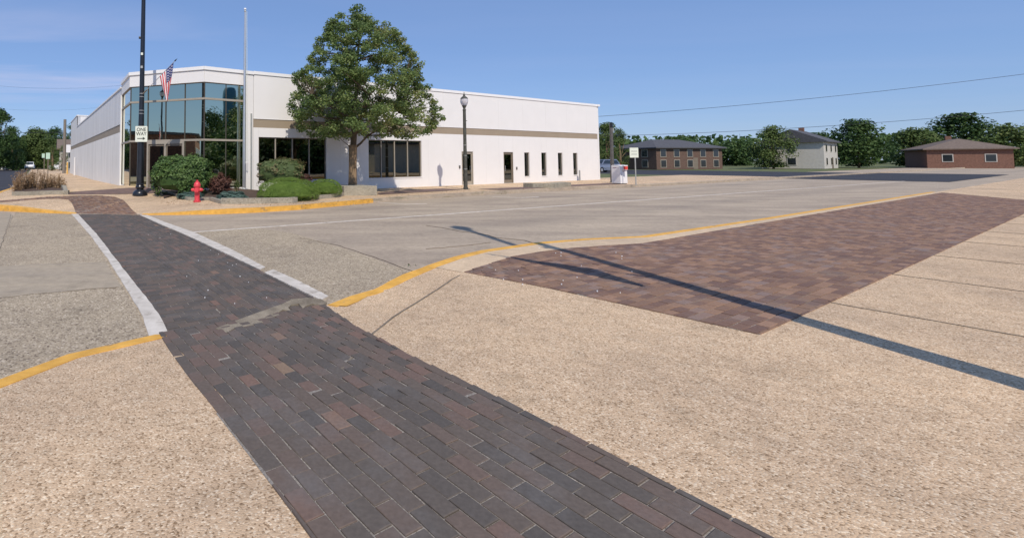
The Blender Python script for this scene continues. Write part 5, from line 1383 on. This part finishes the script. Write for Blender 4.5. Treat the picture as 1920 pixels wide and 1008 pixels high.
ft(117, 270, 84, 26, 201, 'low leafy tree in front of the brown roofed house', 'leaf_far2', 3000, low=.02)
ft(98, 268, 80, 26, 202, 'leafy tree left of the brown roofed house', 'leaf_far2', 3500, low=.02)
ft(30, 276, 95, 40, 203, 'dark shrubby tree behind the two bare posts', 'leaf_far', 3500, low=.02)
bb = D(1236, 304, 86)
house('apartment_house', bb.x + 2, bb.y + 1, 14, 9, 3.6, 1.75, math.radians(12), 'brickwall_brown', 'shingle', 'low brown brick apartment house with dark shingle roof behind the road sign', 5, True, 2, 'house', False, 'bronze_light')
hb = D(150, 304, 92); house('house', hb.x, hb.y, 7, 7, 4.0, 2.0, aT, 'siding', 'shingle_brown', 'house with brown roof peeking out behind the wooden utility pole', 2, False, 2, 'house', False)
h2 = D(1500, 304, 88); house('house', h2.x, h2.y, 12, 8, 4.6, 2.4, math.radians(35), 'siding', 'shingle', 'pale sided house with dark roof in the gap between the roadside trees', 3, False, 2)
h3 = D(1790, 304, 86); house('house', h3.x, h3.y, 13, 9, 3.2, 2.0, math.radians(50), 'brickwall', 'shingle_brown', 'brick bungalow with brown roof among the trees at the far right', 4, True, 1)

def car(x, y, z, rz, paint, label, kind='sedan', Lc=4.6, name='parked_car'):
    th = thing(name, (x, y, z), label, 'car', rz=rz); hwid = .9
    if kind == 'suv':
        low_ = [(-2.25, .45), (-2.3, .75), (-2.15, 1.0), (-1.2, 1.08), (2.2, 1.08), (2.3, .8), (2.28, .42)]
        cab = [(-1.25, 1.08), (-.55, 1.68), (1.75, 1.72), (2.18, 1.1)]
    else:
        low_ = [(-2.25, .40), (-2.3, .62), (-2.1, .82), (-1.1, .93), (1.6, .95), (2.2, .92), (2.28, .6), (2.25, .38)]
        cab = [(-1.05, .93), (-.25, 1.42), (1.0, 1.42), (1.75, .95)]
    k_ = Lc / 4.6; low_ = [(a * k_, b) for a, b in low_]; cab = [(a * k_, b) for a, b in cab]
    bot = low_[0][1] - .17
    arch = []
    prof = [(low_[0][0] + .1, bot)] + low_ + [(low_[-1][0] - .1, bot)]
    def under(wx):
        return [(wx + .38 * math.cos(t), .33 + .38 * math.sin(t)) for t in np.linspace(.1, math.pi - .1, 7)]
    full = prof + [(1.4 * k_ + .38, bot)] + [p for p in under(1.4 * k_) if p[1] > bot] + [(1.4 * k_ - .38, bot), (-1.4 * k_ + .38, bot)] + [p for p in under(-1.4 * k_) if p[1] > bot] + [(-1.4 * k_ - .38, bot)]
    def extr(pl, w0, w1fun, nm, mt):
        mb = MB(); n = len(pl)
        for s in (-1, 1):
            for p in pl: mb.v.append((p[0], s * w1fun(p), p[1]))
        mb.face(tuple(range(n))); mb.face(tuple(range(2 * n - 1, n - 1, -1)))
        for i in range(n): j_ = (i + 1) % n; mb.face((i, n + i, n + j_, j_))
        return mb.obj(nm, mt, th)
    extr(full, 0, lambda p: hwid - .05 * max(0, p[1] - .7) - (.07 if abs(p[0]) > 2.1 * k_ else 0), 'body', paint)
    extr([(a, b + (.001 if i in (0, 3) else 0)) for i, (a, b) in enumerate(cab)], 0, lambda p: hwid - .05 - .28 * max(0, p[1] - 1.0), 'cabin', paint)
    zc_ = (cab[0][1] + cab[1][1]) / 2
    for s in (-1, 1):
        mb = MB(); t0, t1 = cab[0][1] + .05, cab[1][1] - .08
        fx = lambda z_, a, b: a[0] + (b[0] - a[0]) * (z_ - a[1]) / (b[1] - a[1])
        y0 = s * (hwid - .05 - .28 * max(0, t0 - 1.0) + .008); y1 = s * (hwid - .05 - .28 * max(0, t1 - 1.0) + .008)
        mb.poly([(fx(t0, cab[0], cab[1]) + .12, y0, t0), (fx(t0, cab[3], cab[2]) - .16, y0, t0), (fx(t1, cab[3], cab[2]) - .12, y1, t1), (fx(t1, cab[0], cab[1]) + .1, y1, t1)]); mb.obj('side_window', M['glass_car'], th)
    for a, b, nm in ((cab[0], cab[1], 'windscreen'), (cab[3], cab[2], 'rear_window')):
        A, B = Vector((a[0], 0, a[1])), Vector((b[0], 0, b[1])); dd = B - A; q0_, q1_ = A + dd * .1, A + dd * .9
        nx = Vector((dd.z, 0, -dd.x)).normalized() * (.01 if nm == 'rear_window' else -.01)
        mb = MB(); mb.poly([q0_ + nx + Vector((0, -.72, 0)), q0_ + nx + Vector((0, .72, 0)), q1_ + nx + Vector((0, .6, 0)), q1_ + nx + Vector((0, -.6, 0))]); mb.obj(nm, M['glass_car'], th)
    for wx in (-1.4 * k_, 1.4 * k_):
        for s in (-1, 1):
            mb = MB(); mb.tube([(wx, s * .66, .33), (wx, s * .88, .33)], .33, 18); wh = mb.obj('wheel', M['tyre'], th, smooth=True)
            mb = MB(); mb.tube([(wx, s * .70, .33), (wx, s * .892, .33)], .20, 14); mb.obj('rim', M['rim'], wh, smooth=True)
    for s in (-1, 1):
        zt = low_[-2][1]; mb = MB(); mb.box((low_[-2][0] - .03, s * .74, zt + (.12 if kind == 'suv' else 0)), (.06, 0, 0), (0, .09, 0), (0, 0, .2 if kind == 'suv' else .07)); mb.obj('tail_lamp', M['tail'], th)
        mb = MB(); mb.box((low_[1][0] + .04, s * .68, low_[1][1] + .04), (.06, 0, 0), (0, .15, 0), (0, 0, .07)); mb.obj('headlight', M['chrome'], th)
    mb = MB(); mb.box((low_[-1][0] + .02, 0, .5), (.05, 0, 0), (0, .8, 0), (0, 0, .1)); mb.box((low_[0][0] - .02, 0, .48), (.05, 0, 0), (0, .8, 0), (0, 0, .09)); mb.obj('bumper', M['greypole'], th)
    return th
s_ = D(1131, 318.5, 64); car(s_.x, s_.y, .03, math.radians(22), M['carsilver'], 'silver-blue SUV parked beyond the right end of the white building', 'suv')
c1 = D(56, 313.5, 105); car(c1.x, c1.y, .03, math.radians(-62 + 180), M['carwhite'], 'small white car seen from the end far down the side street', 'suv', 4.4)
c2 = D(-4, 314, 100); car(c2.x, c2.y, .03, math.radians(20), M['carwhite'], 'white car parked at the left edge beneath the tall trees', 'sedan')
c3 = D(116, 314, 100); car(c3.x, c3.y, .0, math.radians(10), M['carwhite'], 'white pickup-like car half hidden behind the wooden utility pole', 'suv')
for px, Y in ((15, 96), (24.5, 96)):
    q = D(px, 316, Y); th = thing('wooden_post', (q.x, q.y, 0), 'pale %s bare post beside the side street before the dark trees' % ('taller' if px < 20 else 'shorter'), 'post')
    mb = MB(); mb.lathe([(.12, -.1), (.11, D(px, 297 if px < 20 else 302, Y).z)], 8); mb.obj('post', M['wood_pole'], th, smooth=True)
    mb = MB(); mb.box((0, 0, D(px, 297 if px < 20 else 302, Y).z + .02), (.13, 0, 0), (0, .13, 0), (0, 0, .02)); mb.obj('cap', M['galv'], th)

# what stands behind the camera and shows only as reflections in the glass
for i, (px, pt, dist, w) in enumerate([(390, 200, 55, 9), (404, 212, 60, 8), (452, 190, 50, 7), (465, 168, 55, 8), (440, 232, 70, 9), (372, 268, 60, 7), (415, 235, 75, 9)]):
    p = refl(px, pt, V1, V0, dist); far_tree(p.x, p.y, max(5, p.z), w, 90 + i, 'tree behind the camera, seen only mirrored in the corner glass', 'leaf_far', 3500, low=.05, name='tree', group='trees mirrored in the glass')
for i, (px, pt, dist, w) in enumerate([(500, 262, 34, 12), (540, 250, 38, 13), (580, 245, 36, 12), (612, 250, 34, 10), (640, 240, 45, 12), (700, 268, 48, 8), (745, 262, 60, 12), (785, 262, 56, 12), (875, 270, 46, 10), (955, 270, 50, 12), (1000, 268, 60, 14), (1060, 270, 60, 14)]):
    p = refl(px, pt, P0, P0 + T2, dist); far_tree(p.x, p.y, max(5.5, p.z), w, 120 + i, 'tree behind the camera, seen only mirrored in the windows', 'leaf_far', 3500, low=.03, name='tree', group='trees mirrored in the windows')
wt0 = refl(431, 163, V1, V0, 120); th = thing('water_tower', (wt0.x, wt0.y, 0), 'blue standpipe water tower behind the camera mirrored in the glass', 'water tower')
mb = MB(); Hh = wt0.z; mb.lathe([(2.0, 0), (2.0, Hh - 3)], 32); mb.obj('tank', M['water_blue'], th, smooth=True)
mb = MB(); mb.lathe([(2.0, Hh - 3), (1.9, Hh - 1.4), (1.4, Hh - .4), (.3, Hh)], 32); mb.obj('dome', M['water_blue'], th, smooth=True)
m1 = refl(280, 254, V2, V1, 42); h_ = house('corner_shop', m1.x, m1.y, 14, 12, m1.z - .3, .4, math.radians(37), 'brickwall', 'shingle', 'low dark brick shop across the side street mirrored in the door glass', 6, False, 1, 'shop', False)
m2 = refl(725, 272, P0, P0 + T2, 40); house('garage', m2.x, m2.y, 9, 7, max(3.0, m2.z), .3, math.radians(30), 'siding', 'shingle', 'pale low garage behind the camera mirrored in the second window', 2, False, 1, 'garage', False)
m3 = refl(440, 300, V1, V0, 34); car(m3.x, m3.y, 0, math.radians(35), M['carwhite'], 'white car behind the camera mirrored low in the corner glass', 'sedan')
